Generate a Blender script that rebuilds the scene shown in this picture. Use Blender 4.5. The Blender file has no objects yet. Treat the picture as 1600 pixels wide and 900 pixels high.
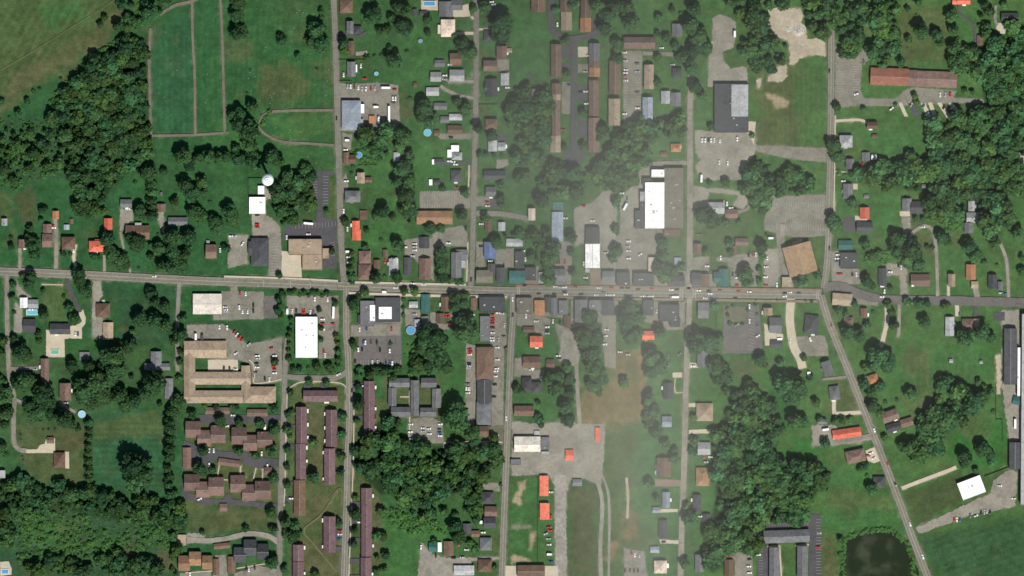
import bpy, bmesh, math, random
import numpy as np
from mathutils import Vector, Matrix
from mathutils.geometry import tessellate_polygon

# ---------------------------------------------------------------- camera, sky, sun, exposure
scn = bpy.context.scene
COL = scn.collection
UNIT = 0.7                      # metres per survey unit
DIST, TILT = 6000.0, math.radians(4.5)
cam = bpy.data.cameras.new("camera")
cam.sensor_width = 36.0
cam.lens = 36.0 * DIST / (1600 * UNIT)
cam.clip_start, cam.clip_end = 10.0, 60000.0
camera = bpy.data.objects.new("camera", cam)
COL.objects.link(camera)
CAM_POS = Vector((0.0, DIST * math.sin(TILT), DIST * math.cos(TILT)))
camera.location = CAM_POS
camera.rotation_euler = (-TILT, 0, 0)
scn.camera = camera

SUN_EL, SUN_AZ = math.radians(56), math.radians(155)
world = bpy.data.worlds.new("World")
scn.world = world
world.use_nodes = True
wn = world.node_tree
sky = wn.nodes.new("ShaderNodeTexSky")
sky.sky_type = 'NISHITA'
sky.sun_disc = False
sky.sun_elevation, sky.sun_rotation = SUN_EL, SUN_AZ
sky.air_density, sky.dust_density = 1.0, 1.0
bg = wn.nodes["Background"]
bg.inputs["Strength"].default_value = 0.06
wn.links.new(sky.outputs[0], bg.inputs[0])
sun = bpy.data.lights.new("sun", 'SUN')
sun.energy, sun.angle, sun.color = 3.9, math.radians(0.53), (1.0, 0.955, 0.88)
sun_o = bpy.data.objects.new("sun", sun)
COL.objects.link(sun_o)
sdir = Vector((math.sin(SUN_AZ) * math.cos(SUN_EL), math.cos(SUN_AZ) * math.cos(SUN_EL), math.sin(SUN_EL)))
sun_o.rotation_euler = sdir.to_track_quat('Z', 'Y').to_euler()
sun_o.location = sdir * 900
vs = scn.view_settings
vs.view_transform, vs.look, vs.exposure, vs.gamma = 'Standard', 'None', 0.27, 1.0
vs.use_curve_mapping = False
scn.render.engine = 'CYCLES'
scn.cycles.max_bounces = 5
scn.cycles.diffuse_bounces = 2
scn.cycles.volume_bounces = 1
scn.cycles.transparent_max_bounces = 8
scn.cycles.pixel_filter_type = 'BLACKMAN_HARRIS'
scn.cycles.filter_width = 1.6

rnd = random.Random(7)
nrs = np.random.RandomState(11)


def at(px, py, z=0.0):
    """survey point as seen by the satellite -> world point at height z"""
    dx, u = (px - 800) * UNIT, (450 - py) * UNIT
    d = Vector((dx, -math.sin(TILT) * DIST + u * math.cos(TILT), -math.cos(TILT) * DIST - u * math.sin(TILT)))
    s = (z - CAM_POS.z) / d.z
    return CAM_POS + d * s

# ---------------------------------------------------------------- site survey (survey units: 0.7 m, x east, y south)
# one building per line: kind ; blocks "cx cy w d roof colour [aANG] [zEAVE] [pPITCH]" joined by + ; landmark name
BUILD = """
H;541 10 20 20 h b
H;547 43 11 20 y g+559 47 12 13 h k
H;549 75 9 22 y b
H;549 108 13 23 y g+557 107 2 12 f w z2.6
B;549 180 30 46 h u z5 p14+566 170 6 14 f w+563 192 9 12 f l z4;blue-grey hip-roofed building beside the vehicle yard
S;581 187 9 12 f o
S;662 21 12 8 x k
S;648 19 7 10 y k
H;697 14 22 24 y g+714 8 18 16 x g
H;700 44 22 27 h p p16+687 46 6 14 f p;square cream-roofed house in the north
H;766 56 20 18 h k
H;784 82 16 20 y m
S;796 79 8 7 x t
H;766 103 21 17 x m
H;712 92 18 18 x b
G;687 99 16 11 x g
H;714 118 23 18 x l
H;681 120 17 15 x l
G;676 143 20 13 x l
G;688 166 20 11 x g
H;768 137 19 28 y k+764 137 14 12 x k;big charcoal house with cross gable
G;789 124 13 19 y l
S;649 133 6 8 x b
T;841 8 22 22 y b
T;884 9 17 18 y b+885 33 17 29 y t
T;915 14 15 28 y b+915 39 17 22 y o
T;869 95 16 52 y b
T;869 140 14 20 y b+869 152 14 9 y t z5.2+869 184 13 56 y m
T;868 225 16 26 y t
T;929 81 17 27 y g+929 100 17 12 y b z5.1+929 113 17 14 y o
T;928 153 16 56 y b
T;928 211 17 54 y m;maroon row on the east side of the cul-de-sac
H;833 149 8 20 y g
H;1058 47 16 20 y g
T;999 67 49 18 x m;maroon row across the head of the long parking lot
T;961 121 18 52 y b
T;960 175 18 42 y t
T;1014 120 15 38 y t
T;1012 171 16 38 y u
H;1058 114 15 16 h k
H;1040 152 14 20 y l+1056 155 16 21 y g
B;1143 169 53 76 f k z5+1156 157 26 50 y l z5.8 p5+1135 204 30 6 f k z4.4;big two-tone flat-roofed building
H;1502 1 28 12 x r
S;1531 63 9 16 y b
H;1578 27 27 14 x k
B;1390 120 60 27 x q a-2 z4 p18+1426 122 14 25 x m a-2 z4.2 p18+1464 124 62 25 x m a-2 z4 p18;long rust-roofed building in the north-east
H;197 318 18 13 x g
H;215 363 38 22 x b+216 351 10 6 f l
G;252 325 14 13 y m
H;278 346 30 13 x g
H;169 350 13 18 y r
H;87 336 10 13 y o
H;74 357 14 14 y m+74 376 16 21 x m
S;104 355 9 8 y u
S;112 346 5 8 y b
H;7 347 9 11 y l
S;252 303 4 6 y g
H;35 381 12 14 y m
H;107 380 21 20 h b
H;151 385 24 17 h r+152 379 8 10 x r;coral hip-roofed house at the west end
B;402 321 25 26 f w z4.5;square white-roofed building below the water tower
B;408 297 10 13 f w z3.5
H;541 248 9 20 y b+551 249 11 14 x b
S;620 245 10 14 y l
H;564 278 12 17 y t+576 281 10 8 x b
H;551 307 24 18 h g;grey hip-roofed house by the cemetery road
S;568 336 11 14 f b
H;556 352 12 14 y r+557 367 14 17 y r z3.6;coral house near the main crossroads
G;712 183 20 10 x l+695 187 14 10 x g
H;711 203 23 14 x b
S;683 208 9 9 x b
H;768 194 19 16 h b
H;711 232 12 10 f w+703 240 8 12 f w z3+714 244 16 12 h l
S;686 253 15 10 x k
S;677 253 4 8 f w
H;770 228 14 17 y l+784 229 12 13 x l z3.5+790 229 4 6 f w
H;713 275 17 19 h k
S;673 285 5 9 f w
S;683 285 10 8 x k
H;773 274 34 15 x k;long charcoal house east of the village road
H;767 300 16 16 x g
H;831 335 11 19 y p
B;679 340 56 21 x d z4.2 p20;long tawny brown building beside the striped lot
H;763 352 11 20 y b
G;784 354 11 14 y l
B;871 354 18 46 y u z4 p14;long blue-grey shed north of the high street
H;1056 231 16 13 h o
S;1062 230 5 6 f w
S;1037 241 10 8 x b
B;1023 321 30 72 f w z7.5+1028 271 20 12 f w z6.8+1053 310 30 95 f y z6.2+1004 307 8 15 f l z5.6+1001 343 18 28 f k z4.2+1011 285 14 12 f k z5+1004 325 8 26 f k z4.4;large white-roofed building in the centre
B;1050 364 26 11 f b z4.5
H;1119 325 26 18 x l+1143 334 20 14 x m
H;1363 196 17 11 x b
S;1367 213 9 6 x b
H;1322 221 20 19 h l
G;1353 245 13 14 y g
H;1328 256 13 16 y g
H;1325 299 15 24 y g
H;1351 333 15 18 y r
H;1351 355 25 16 x k
H;1417 320 15 20 y g+1433 324 21 19 x k;charcoal and grey house by the loop drive
H;1518 322 10 16 y l+1519 340 18 16 x l+1514 356 14 16 y g
S;1443 291 6 6 x g
H;37 473 12 16 y w+52 475 16 14 x l
G;46 509 20 21 x k
H;94 514 32 17 x k;charcoal house with pale pool terrace
H;161 485 22 22 h b
G;169 517 16 27 y t
B;324 475 45 32 x c z4.5 p8;cream-roofed block south of the main road
H;330 393 17 22 x m
S;325 378 5 5 x l
B;406 394 28 44 h k z4.5 p20+391 388 6 22 x k;slate hip-roofed building on the main road
B;477 386 52 25 f t z5.5+488 410 31 24 f t z5.2+509 396 10 16 f t z4;large tan flat-roofed building by the crossroads
H;570 402 19 20 h m
H;570 425 20 24 h m;southern maroon house beside the crossroads
G;589 413 10 14 y b
G;602 397 8 14 y b
H;615 417 15 26 y l+616 407 10 8 f w z4
G;637 416 12 28 y k
B;479 527 34 64 f w z6;long white-roofed block in its car park
B;574 490 22 40 f g z4+582 489 8 25 f w z4.8+606 484 39 38 f k z4.6+602 489 20 19 f w z5.6+562 499 6 14 y k z3;dark building with white roof panels
G;663 379 16 18 y k
H;664 420 18 33 y m
B;713 414 16 40 y g z5 p30+722 398 18 16 x g z4+724 413 8 12 f l z4;tall grey gabled building by the high street
H;765 391 17 26 y n
G;804 379 26 12 x l
B;757 432 26 20 x y z5+768 421 12 18 y k z4.6
B;782 430 13 24 y k z5
B;808 433 25 20 x e z5 p16;teal-roofed building north of the high street
B;811 406 13 27 f k z4
B;829 428 17 20 f k z5
H;846 434 9 17 y l
H;875 430 17 20 x g
B;926 400 23 38 y w z5 p4+926 368 22 26 y k z4.8 p8;white-roofed building north of the high street
S;918 423 7 6 f l
B;951 432 20 17 x g z5
B;665 474 14 28 y e z4
G;664 501 11 14 y g
G;646 476 14 10 x l
G;652 505 9 12 y l
H;696 475 14 23 y b
G;688 497 13 15 y b
G;721 494 10 11 x l
B;740 475 9 19 y b z4
B;769 476 40 24 f k z6;wide charcoal corner building
B;758 514 16 40 f g z4
B;819 478 24 26 f y z6
B;843 481 16 24 y o z5 p14;orange-brown building on the high street
B;856 476 9 24 y k z5
B;866 480 10 30 y g z5.4
B;880 481 14 23 f g z5
G;886 502 10 18 y b
G;826 515 18 9 x b
H;838 534 20 18 x r;coral-roofed house south of the high street
B;908 486 20 36 y g z6 p10
B;930 478 20 18 f g z6
B;950 481 20 24 y k z5.5 p10
B;1019 413 12 22 y p z4
B;1006 437 32 20 f k z6
B;974 436 21 20 f k z6
B;1057 439 26 17 x k z6
G;1059 408 11 11 f u
H;1090 389 13 17 y m
H;1159 378 20 11 x m
S;1148 391 7 14 y b
B;1088 436 15 20 x k z5
B;1102 438 13 20 y b z5.4
B;1131 434 15 28 y e z4 p20+1121 434 12 18 x e z3.8 p20;teal L-shaped building on its lawn
B;1250 405 45 48 y z a15 z6 p20+1250 406 24 47 y z a15 z6.9 p26+1246 381 16 10 x z a15 z4.5;big turned brown building with ridged roof
B;1231 441 18 16 f t z4
B;1013 481 17 24 f k z5
H;1013 524 19 14 x r;coral cottage among the trees
B;1046 489 31 26 f k z5+1055 504 16 14 f k z4.5;charcoal stepped building at the zebra crossing
B;1099 485 17 25 x g z4.5
H;1200 487 14 12 y t+1212 508 20 24 x g
G;1213 538 18 12 x k+1218 531 7 5 f w z2.4
H;1268 507 22 30 h k a-6;dark hip-roofed house near the diagonal road
G;1321 383 22 15 x e
B;1326 407 26 24 f k z5;square charcoal flat-roofed building by the east road
G;1379 433 13 28 y k
H;1438 438 30 19 x m
H;1487 438 11 20 y t
H;1517 425 15 24 y o
G;1523 445 11 11 x t
H;1551 440 14 22 y k
G;1563 447 8 14 y g
B;1316 468 31 19 x t a-4 z4.5;ochre-roofed building at the road fork
H;1350 489 11 15 y b
H;1326 503 15 15 h m
H;1484 510 14 30 y l
H;1513 507 20 18 h m+1526 505 9 14 y t
B;1579 557 20 88 y k z6 p14;long black-roofed wing near the east edge
B;1592 581 4 76 f w z6.4
B;1602 640 12 300 f l z8;pale grey block at the east edge
B;1586 712 18 42 y k z6 p14
S;1589 626 13 13 x e a-12
H;70 579 13 38 y m
H;102 612 18 27 y m
S;132 556 16 12 f g
H;244 563 17 28 y g+246 573 40 11 x g z3;grey T-shaped house by the western trees
G;264 607 13 32 y g
G;79 688 11 10 x b
H;93 719 18 24 h b;brown house with white forecourt
B;321 546 66 27 x t z4 p22+296 580 18 95 y t z4.1 p22+345 591 94 20 x t z4.2 p22+384 594 14 46 y t z4.3 p22+334 620 93 20 x t z4.15 p22+406 617 50 26 h t z4.05 p22;sprawling tan-roofed complex round courtyards
T;501 619 54 18 x v;mauve terrace across the top of its green
T;471 664 17 57 y v
T;470 721 16 56 y v
T;468 778 18 56 y b
T;518 669 18 58 y v
T;515 729 17 57 y v
T;577 639 17 88 y v+583 655 10 8 x v z4.6
T;573 816 17 108 y v
T;572 890 17 38 y v
T;515 835 19 57 y v
T;466 864 17 26 y v
T;466 891 17 27 y v
G;402 645 32 11 x m
G;340 642 38 11 x m
T;302 671 24 26 x m z5+319 685 21 26 x m z4.8+341 679 23 27 x m z5.2+295 676 9 14 y m z4.4+335 673 8 17 y m z4.9+313 694 8 11 y m z4.3
T;374 681 24 27 x m z5+391 692 21 25 x m z4.8+414 687 24 25 x m z5.2+366 677 9 14 y m z4.4+409 683 8 17 y m z4.9+385 700 8 11 y m z4.3
G;292 716 13 34 y m
G;358 723 34 11 x m a-8
G;419 736 12 12 x m
T;300 754 24 26 x m z5+317 765 21 25 x m z4.8+338 760 24 29 x m z5.2+293 750 8 14 y m z4.4+333 755 8 17 y m z4.9+312 772 8 11 y m z4.3
T;372 756 24 27 x m z5+389 770 21 26 x m z4.8+411 766 25 29 x m z5.2+364 751 8 14 y m z4.4+405 761 8 17 y m z4.9+383 778 8 11 y m z4.3
G;349 793 12 12 x m
T;288 880 18 24 x d z5.4+305 873 19 22 x d z6+324 879 16 22 x d z5.2
G;284 844 13 17 f t
G;347 853 26 9 x b a6
G;338 886 9 26 y b
G;362 883 12 27 y b
T;375 867 19 24 x k z5.2+391 856 20 26 x k z6+411 862 18 25 x k z5;slate-roofed terrace in the south-west
T;624 598 32 14 x g+613 620 13 29 y g z4.8+626 644 30 16 x g z5.1
T;648 622 13 56 y g+670 598 24 15 x g z4.9+682 622 14 30 y g z4.7+669 644 25 14 x g z5.1;grey courtyard flats
B;758 568 27 52 h b z5 p16+757 612 23 38 y k z4.6 p16+756 646 23 36 h g z4.8 p16;long dark-roofed strip building
H;756 674 15 16 x b
H;831 566 28 18 x b
G;860 568 13 13 x b
H;823 601 16 23 h k+839 605 16 17 h k z3.4
H;819 642 31 16 x b
B;824 694 41 24 x c z5 p20+852 693 13 20 f g z3.6+852 708 12 5 f l z3;cream-roofed building on the gravel yard
S;839 677 9 8 f l
S;934 679 8 22 f r
S;890 711 13 17 x r;coral shed in the gravel yard
B;806 722 16 9 f g z3
B;850 759 14 32 y r z4 p10;northern orange-red shed by the railway strip
B;851 799 15 26 y r z4.2 p10
S;902 754 15 11 x g
B;830 893 43 20 x b z5
H;762 778 20 19 h k
H;767 799 20 16 x m
H;765 817 19 17 x k
S;752 816 5 5 f w
G;730 826 13 16 y k
G;743 834 13 10 x b
H;759 850 19 20 h g
G;676 855 12 15 x e+687 855 6 15 f w z2.9
G;701 857 16 23 y b
B;725 891 32 15 x l z4
H;758 884 22 20 h b
H;1098 560 17 28 y g+1090 549 4 6 f w
H;1044 611 16 25 y k
H;1042 659 15 17 x u
H;1101 644 26 28 h t
H;1100 701 20 20 x l
H;1037 730 22 30 y b
H;1041 781 12 25 y u+1026 797 13 9 x u z2.8;pale blue house by the southern lane
H;1036 827 14 28 y k
S;1023 859 14 10 x u
H;1032 886 20 20 h p+1043 884 4 7 f w z2.6
H;1098 745 21 29 h d;orange-tan house beside the big wood
H;1089 787 14 27 y k
G;1104 810 13 14 y k
H;1093 880 14 27 y g
H;1139 888 14 28 y b
T;1229 838 72 20 x g a2 z5;grey apartment block across the southern lots
T;1210 880 16 50 y g
T;1254 878 17 50 y g
S;1264 585 5 8 f w
H;1293 576 15 24 y g a18
H;1304 614 16 22 h g a8
H;1323 677 45 15 x r a8;long coral house beside the diagonal road
H;1285 659 15 8 x g
H;1337 713 30 20 h m a12
H;1364 592 16 14 h o a18
H;1391 650 26 17 x m a20
H;1396 668 22 13 x k a16+1417 660 20 13 x m a16
S;1486 564 6 6 x l
S;1533 566 5 5 x l
B;1518 762 38 28 f w a21 z6;white-roofed building turned to the diagonal road
H;1374 753 19 17 h k
H;3 741 10 12 f l
S;1354 307 8 6 x g
"""
# trees: x y radius [c = conifer]
TREE = """
232 18 12,190 5 10,206 30 8,184 42 9,256 3 9,218 32 7,205 8 6,200 42 8,164 27 6,157 38 6,42 158 6,52 142 4,62 138 3.5,95 122 3,3 160 6,28 177 7,
370 23 12,373 51 13,372 3 12,440 63 8c,438 57 6c,465 87 6,494 48 14,500 70 14,490 64 12,502 18 6,503 26 5,395 168 10,375 178 9,476 60 3,391 109 2,386 145 2.5,495 107 2.5,
536 66 9,538 79 8,583 25 13,611 28 8,630 42 13,600 50 8,607 46 7,592 48 7,615 95 13,609 86 8,573 90 5,585 87 3.5,596 87 4,608 75 5,636 80 4,622 12 10,634 18 9,
757 12 10,740 14 7,784 36 17,782 55 14,722 68 11,735 82 12,726 78 9,710 55 6,668 30 8,641 42 8,668 52 6,715 160 8,727 172 10,662 170 14,641 154 4,868 15 7,896 6 9,932 10 12,950 22 13,945 45 12,960 10 12,884 64 8,884 114 6,911 176 8,809 142 6,820 172 15,843 166 14,
985 35 14,980 12 12,1030 28 8,1051 15 6,1063 20 4,1085 14 11,1080 40 13,1092 57 14,1102 76 12,1085 78 12,1065 88 10,1028 54 6,1042 60 8,1056 72 8,1080 107 12,1027 90 7,1062 92 8,1086 135 10,1098 150 8,1027 128 7,965 70 10,966 92 9,
1418 14 5,1344 8 4,1432 23 2.5,1440 46 12,1441 53 10,1419 61 7,1464 55 9,1471 66 8,1488 25 10,1491 48 9,1495 65 7,1418 74 2,1492 75 11,1500 90 13,1570 8 7,1555 65 12,1308 167 8,1350 170 5,1399 163 4,1429 150 6,1433 160 6,1508 142 5,1520 144 5,
102 212 11,48 206 7,14 237 7,285 245 13,296 258 10,305 247 6,315 246 9,325 245 11,340 247 9,352 245 9,368 232 8,372 248 10,395 250 13,400 262 8,425 245 12,435 252 9,375 195 15,388 205 18,390 228 12,366 180 10,
232 270 13,222 268 8,236 288 8c,236 300 8c,236 313 8c,236 325 8c,237 337 9c,257 268 7,211 285 4,290 290 11,298 302 14,315 285 10,273 315 8,218 330 10,226 338 8,300 330 9,311 336 12,67 328 8,65 344 5,162 330 6,47 357 7,17 371 4,
450 275 10,478 266 10,486 276 9,625 210 12,635 215 10,628 265 12,620 284 9,552 260 4,549 270 3,635 305 13,598 330 10,590 338 8,614 340 6,540 347 8,573 360 5,625 197 4,510 330 5,358 330 11,363 342 12,335 345 10,340 355 12,328 316 3.5,320 300 7,
672 188 13,658 182 10,748 200 9,769 212 9,935 215 8,942 203 10,813 278 10,822 274 8,783 288 8,727 302 8,722 336 9,781 310 8,784 320 7,845 312 12,853 320 8,692 294 6,758 340 8,672 356 9,690 357 8,643 330 10,882 230 6,911 228 7,750 242 6,760 241 5,772 241 5,784 243 4,
1110 198 6,1202 260 4,1108 286 5,1134 285 8,1100 335 14,1112 345 13,1135 348 7,1155 347 5,1303 229 11,1309 246 10,1300 340 9,1304 352 11,1332 318 9,1460 338 7,1430 341 4.7,1442 342 4.7,1175 212 5,
17 385 6,45 371 8,51 383 12,54 397 9,99 396 6,110 397 4,146 401 7,153 402 5,168 375 12,175 398 13,187 407 12,196 414 8,203 372 10,212 379 14,268 371 13,295 371 12,294 390 8,248 389 10,270 396 13,288 400 10,268 415 13,253 417 9,283 415 12,235 383 5,235 400 6,247 366 3,217 419 2.5,
35 431 6,48 433 9,45 443 9,123 427 10,124 437 10,132 452 12,138 459 8,20 445 6,20 466 7,22 488 4,68 455 5,100 463 4,108 480 8,116 499 10,68 491 9,235 459 10,241 471 9,257 480 10,217 498 12,243 500 12,258 508 11,208 518 6,282 523 11,272 533 7,286 498 8,22 530 8,5 533 8,60 522 6,62 534 6,205 537 9,188 538 6,
353 389 8,437 430 6,519 393 6,549 397 5c,549 408 5c,548 420 6,549 432 7,551 441 5,622 385 10,596 375 4,570 386 6,587 435 9,601 432 4,620 433 9,
442 460 6,435 468 6,438 477 5,434 486 7,440 495 5,455 499 5,455 509 4,453 518 5,452 527 5,452 537 5,454 457 5,461 456 5,468 461 4,475 457 5,482 462 4,490 456 5,496 457 5,503 462 4,511 458 5,524 474 6,499 484 5,501 513 5,501 531 5,525 525 5,527 536 5,
571 456 8,560 464 5,552 475 9,554 482 7,632 455 7,630 468 4,630 480 4,630 492 4,551 538 7,610 537 4,690 394 10,690 407 10,690 420 10,691 432 9,704 438 6,717 440 8,893 371 9,895 425 7,775 378 9,
711 466 10,710 478 10,724 472 10,726 462 8,648 455 8,727 507 16,722 520 15,738 518 12,665 520 14,680 530 15,657 545 9,920 496 12,925 508 10,913 530 15,930 526 13,928 490 8,
1035 380 10,1037 400 9,1033 420 13,1038 432 11,1052 425 8,1064 417 7,1103 395 7,1140 380 7,1141 395 6,1165 430 12,1168 441 9,1191 387 9,1192 400 6,1186 420 5,1187 440 6,1252 440 11,1277 430 8,986 482 12,981 498 15,998 498 12,996 520 10,1032 520 9,1117 478 8,985 525 13,
1405 377 14,1425 392 17,1432 412 13,1418 405 14,1402 392 12,1352 380 8,1354 388 6,1355 440 10,1363 448 6,1392 450 5,1362 402 8,1374 398 7,1450 387 5,1457 386 4,1515 385 12,1524 400 11,1508 380 8,1555 380 9,1545 370 8,1538 410 6,1558 414 3.5,1597 425 8,1597 402 6,1471 371 10,1482 378 8,1590 365 10,
1418 472 8,1436 474 8,1449 474 7,1478 478 8,1388 476 8,1394 488 8,1396 507 9,1445 503 9,1310 485 7,1322 490 6,1335 475 7,1325 520 12,1343 525 10,1355 508 7,1364 487 3.5,1508 528 14,1535 520 14,1548 528 9,
30 550 13,42 557 9,40 596 14,26 600 9,55 598 8,66 614 17,75 627 13,46 636 10,60 645 14,78 645 10,100 654 15,110 662 9,112 573 10,138 571 9,156 574 7,176 558 17,180 578 17,170 594 12,205 589 5,133 612 20,150 602 18,142 628 14,164 620 13,186 616 14,196 632 13,210 626 11,240 598 18,228 614 12,250 632 5,200 544 9,282 550 6,281 565 6,280 592 6,5 620 15,10 642 13,6 662 9,3 700 9,2 553 8,8 708 6,
68 671 2.5,76 671 2.5,86 671 2.5,32 679 2,33 687 2,35 713 2,36 719 2,96 748 3,138 660 7c,139 672 6c,139 684 6c,138 696 6c,138 708 6c,138 720 7c,138 735 7c,139 748 7c,139 760 7c,122 670 6,278 628 12,270 643 10,266 658 9,266 672 9,266 686 9,265 700 9,265 714 9,262 732 7,265 745 8,263 758 8,300 648 8,209 730 20,222 740 20,212 752 18,
429 566 7,458 576 5,468 576 5,482 575 4,496 574 8,514 575 8,519 581 6,451 548 5,452 560 6,528 550 6,528 562 6,529 572 5,453 614 6,483 597 7,510 598 7,338 636 6,362 635 5,370 636 5,320 634 5,429 638 8,344 656 9,347 663 7,375 661 8,405 661 8,409 665 6,429 671 10,373 705 8,317 704 9,398 712 7,402 714 5,425 705 9,312 732 10,318 738 7,333 734 7,
450 648 6,457 645 6,449 671 8,452 681 5,449 703 7,489 692 8,535 652 8,534 680 8,533 713 8,558 658 6,560 605 7,560 632 9,428 748 9,424 802 9,427 828 8,384 826 6,317 832 5,424 879 11,445 816 9,461 822 8,447 834 8,457 838 10,468 834 7,444 889 7,489 745 10,492 752 7,533 739 7,448 729 6,449 757 7,530 817 7,555 778 6,555 804 9,554 830 7,552 850 7,588 838 9,598 839 8,589 871 5,602 868 8,588 893 6,600 891 7,493 898 8,448 787 3.5,596 800 9,
713 648 18,718 662 15,702 655 12,738 677 11,742 690 9,772 686 9,772 703 12,745 710 8,672 552 12,690 560 13,668 572 10,698 574 10,646 574 8,663 541 10,692 540 12,
806 606 8,815 612 7,858 594 11,868 606 12,872 590 10,888 575 9,890 592 10,890 612 10,892 628 8,841 630 5,842 655 9,846 664 6,884 638 11,887 656 12,925 555 15,930 578 16,940 592 13,928 604 11,935 612 8,976 598 9,
692 766 11,688 750 10,661 783 6,648 801 8,672 800 9,693 800 8,712 804 6,726 765 13,736 778 11,712 770 5,748 792 7,743 812 8,712 824 11,716 838 11,735 850 7,741 858 8,772 886 5,782 757 4,678 846 6,
1120 575 15,1132 588 13,1122 592 10,1135 612 8,1188 562 10,1196 572 5,1220 567 8,1228 600 17,1245 606 17,1238 620 14,1224 614 10,1242 658 12,1254 660 11,1268 592 7,1275 630 8,1280 655 6,1115 548 9,1256 560 6,1014 625 10,1020 642 12,1010 652 8,1024 676 11,1014 664 9,1040 695 9,1018 560 13,1030 573 13,1016 580 10,1012 553 9,1084 652 6,1085 690 8,1082 706 8,1054 703 6,1052 716 9,1015 756 9,1026 780 7,1078 812 12,1072 790 7,1070 880 9,1090 538 16,1108 536 14,1078 528 9,1125 528 8,
1374 556 17,1387 568 14,1365 570 10,1352 575 8,1350 600 9,1376 605 9,1361 614 9,1364 634 11,1372 645 9,1424 618 11,1384 628 4,1402 625 4,1382 684 6,1529 597 6,1538 604 5,1549 612 7,1552 643 4,1535 703 13,1547 712 9,1508 714 11,1362 764 10,1355 743 4,1352 728 8,1343 732 5,1508 725 9,1525 735 6,1313 843 6,1312 866 4,1550 722 7,1306 658 7,1316 657 7,1328 656 6,1290 693 9,
1136 482 3.5,1137 492 4,1140 505 4.5,1150 508 4,1160 506 3.5,1168 484 3.5,1145 478 3,1268 470 4,962 315 9,962 360 8,963 392 10,957 404 8,893 395 7,1180 475 3.5,1183 490 3,1106 455 3,1181 468 3,1214 468 3,1258 469 3
"""
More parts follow.
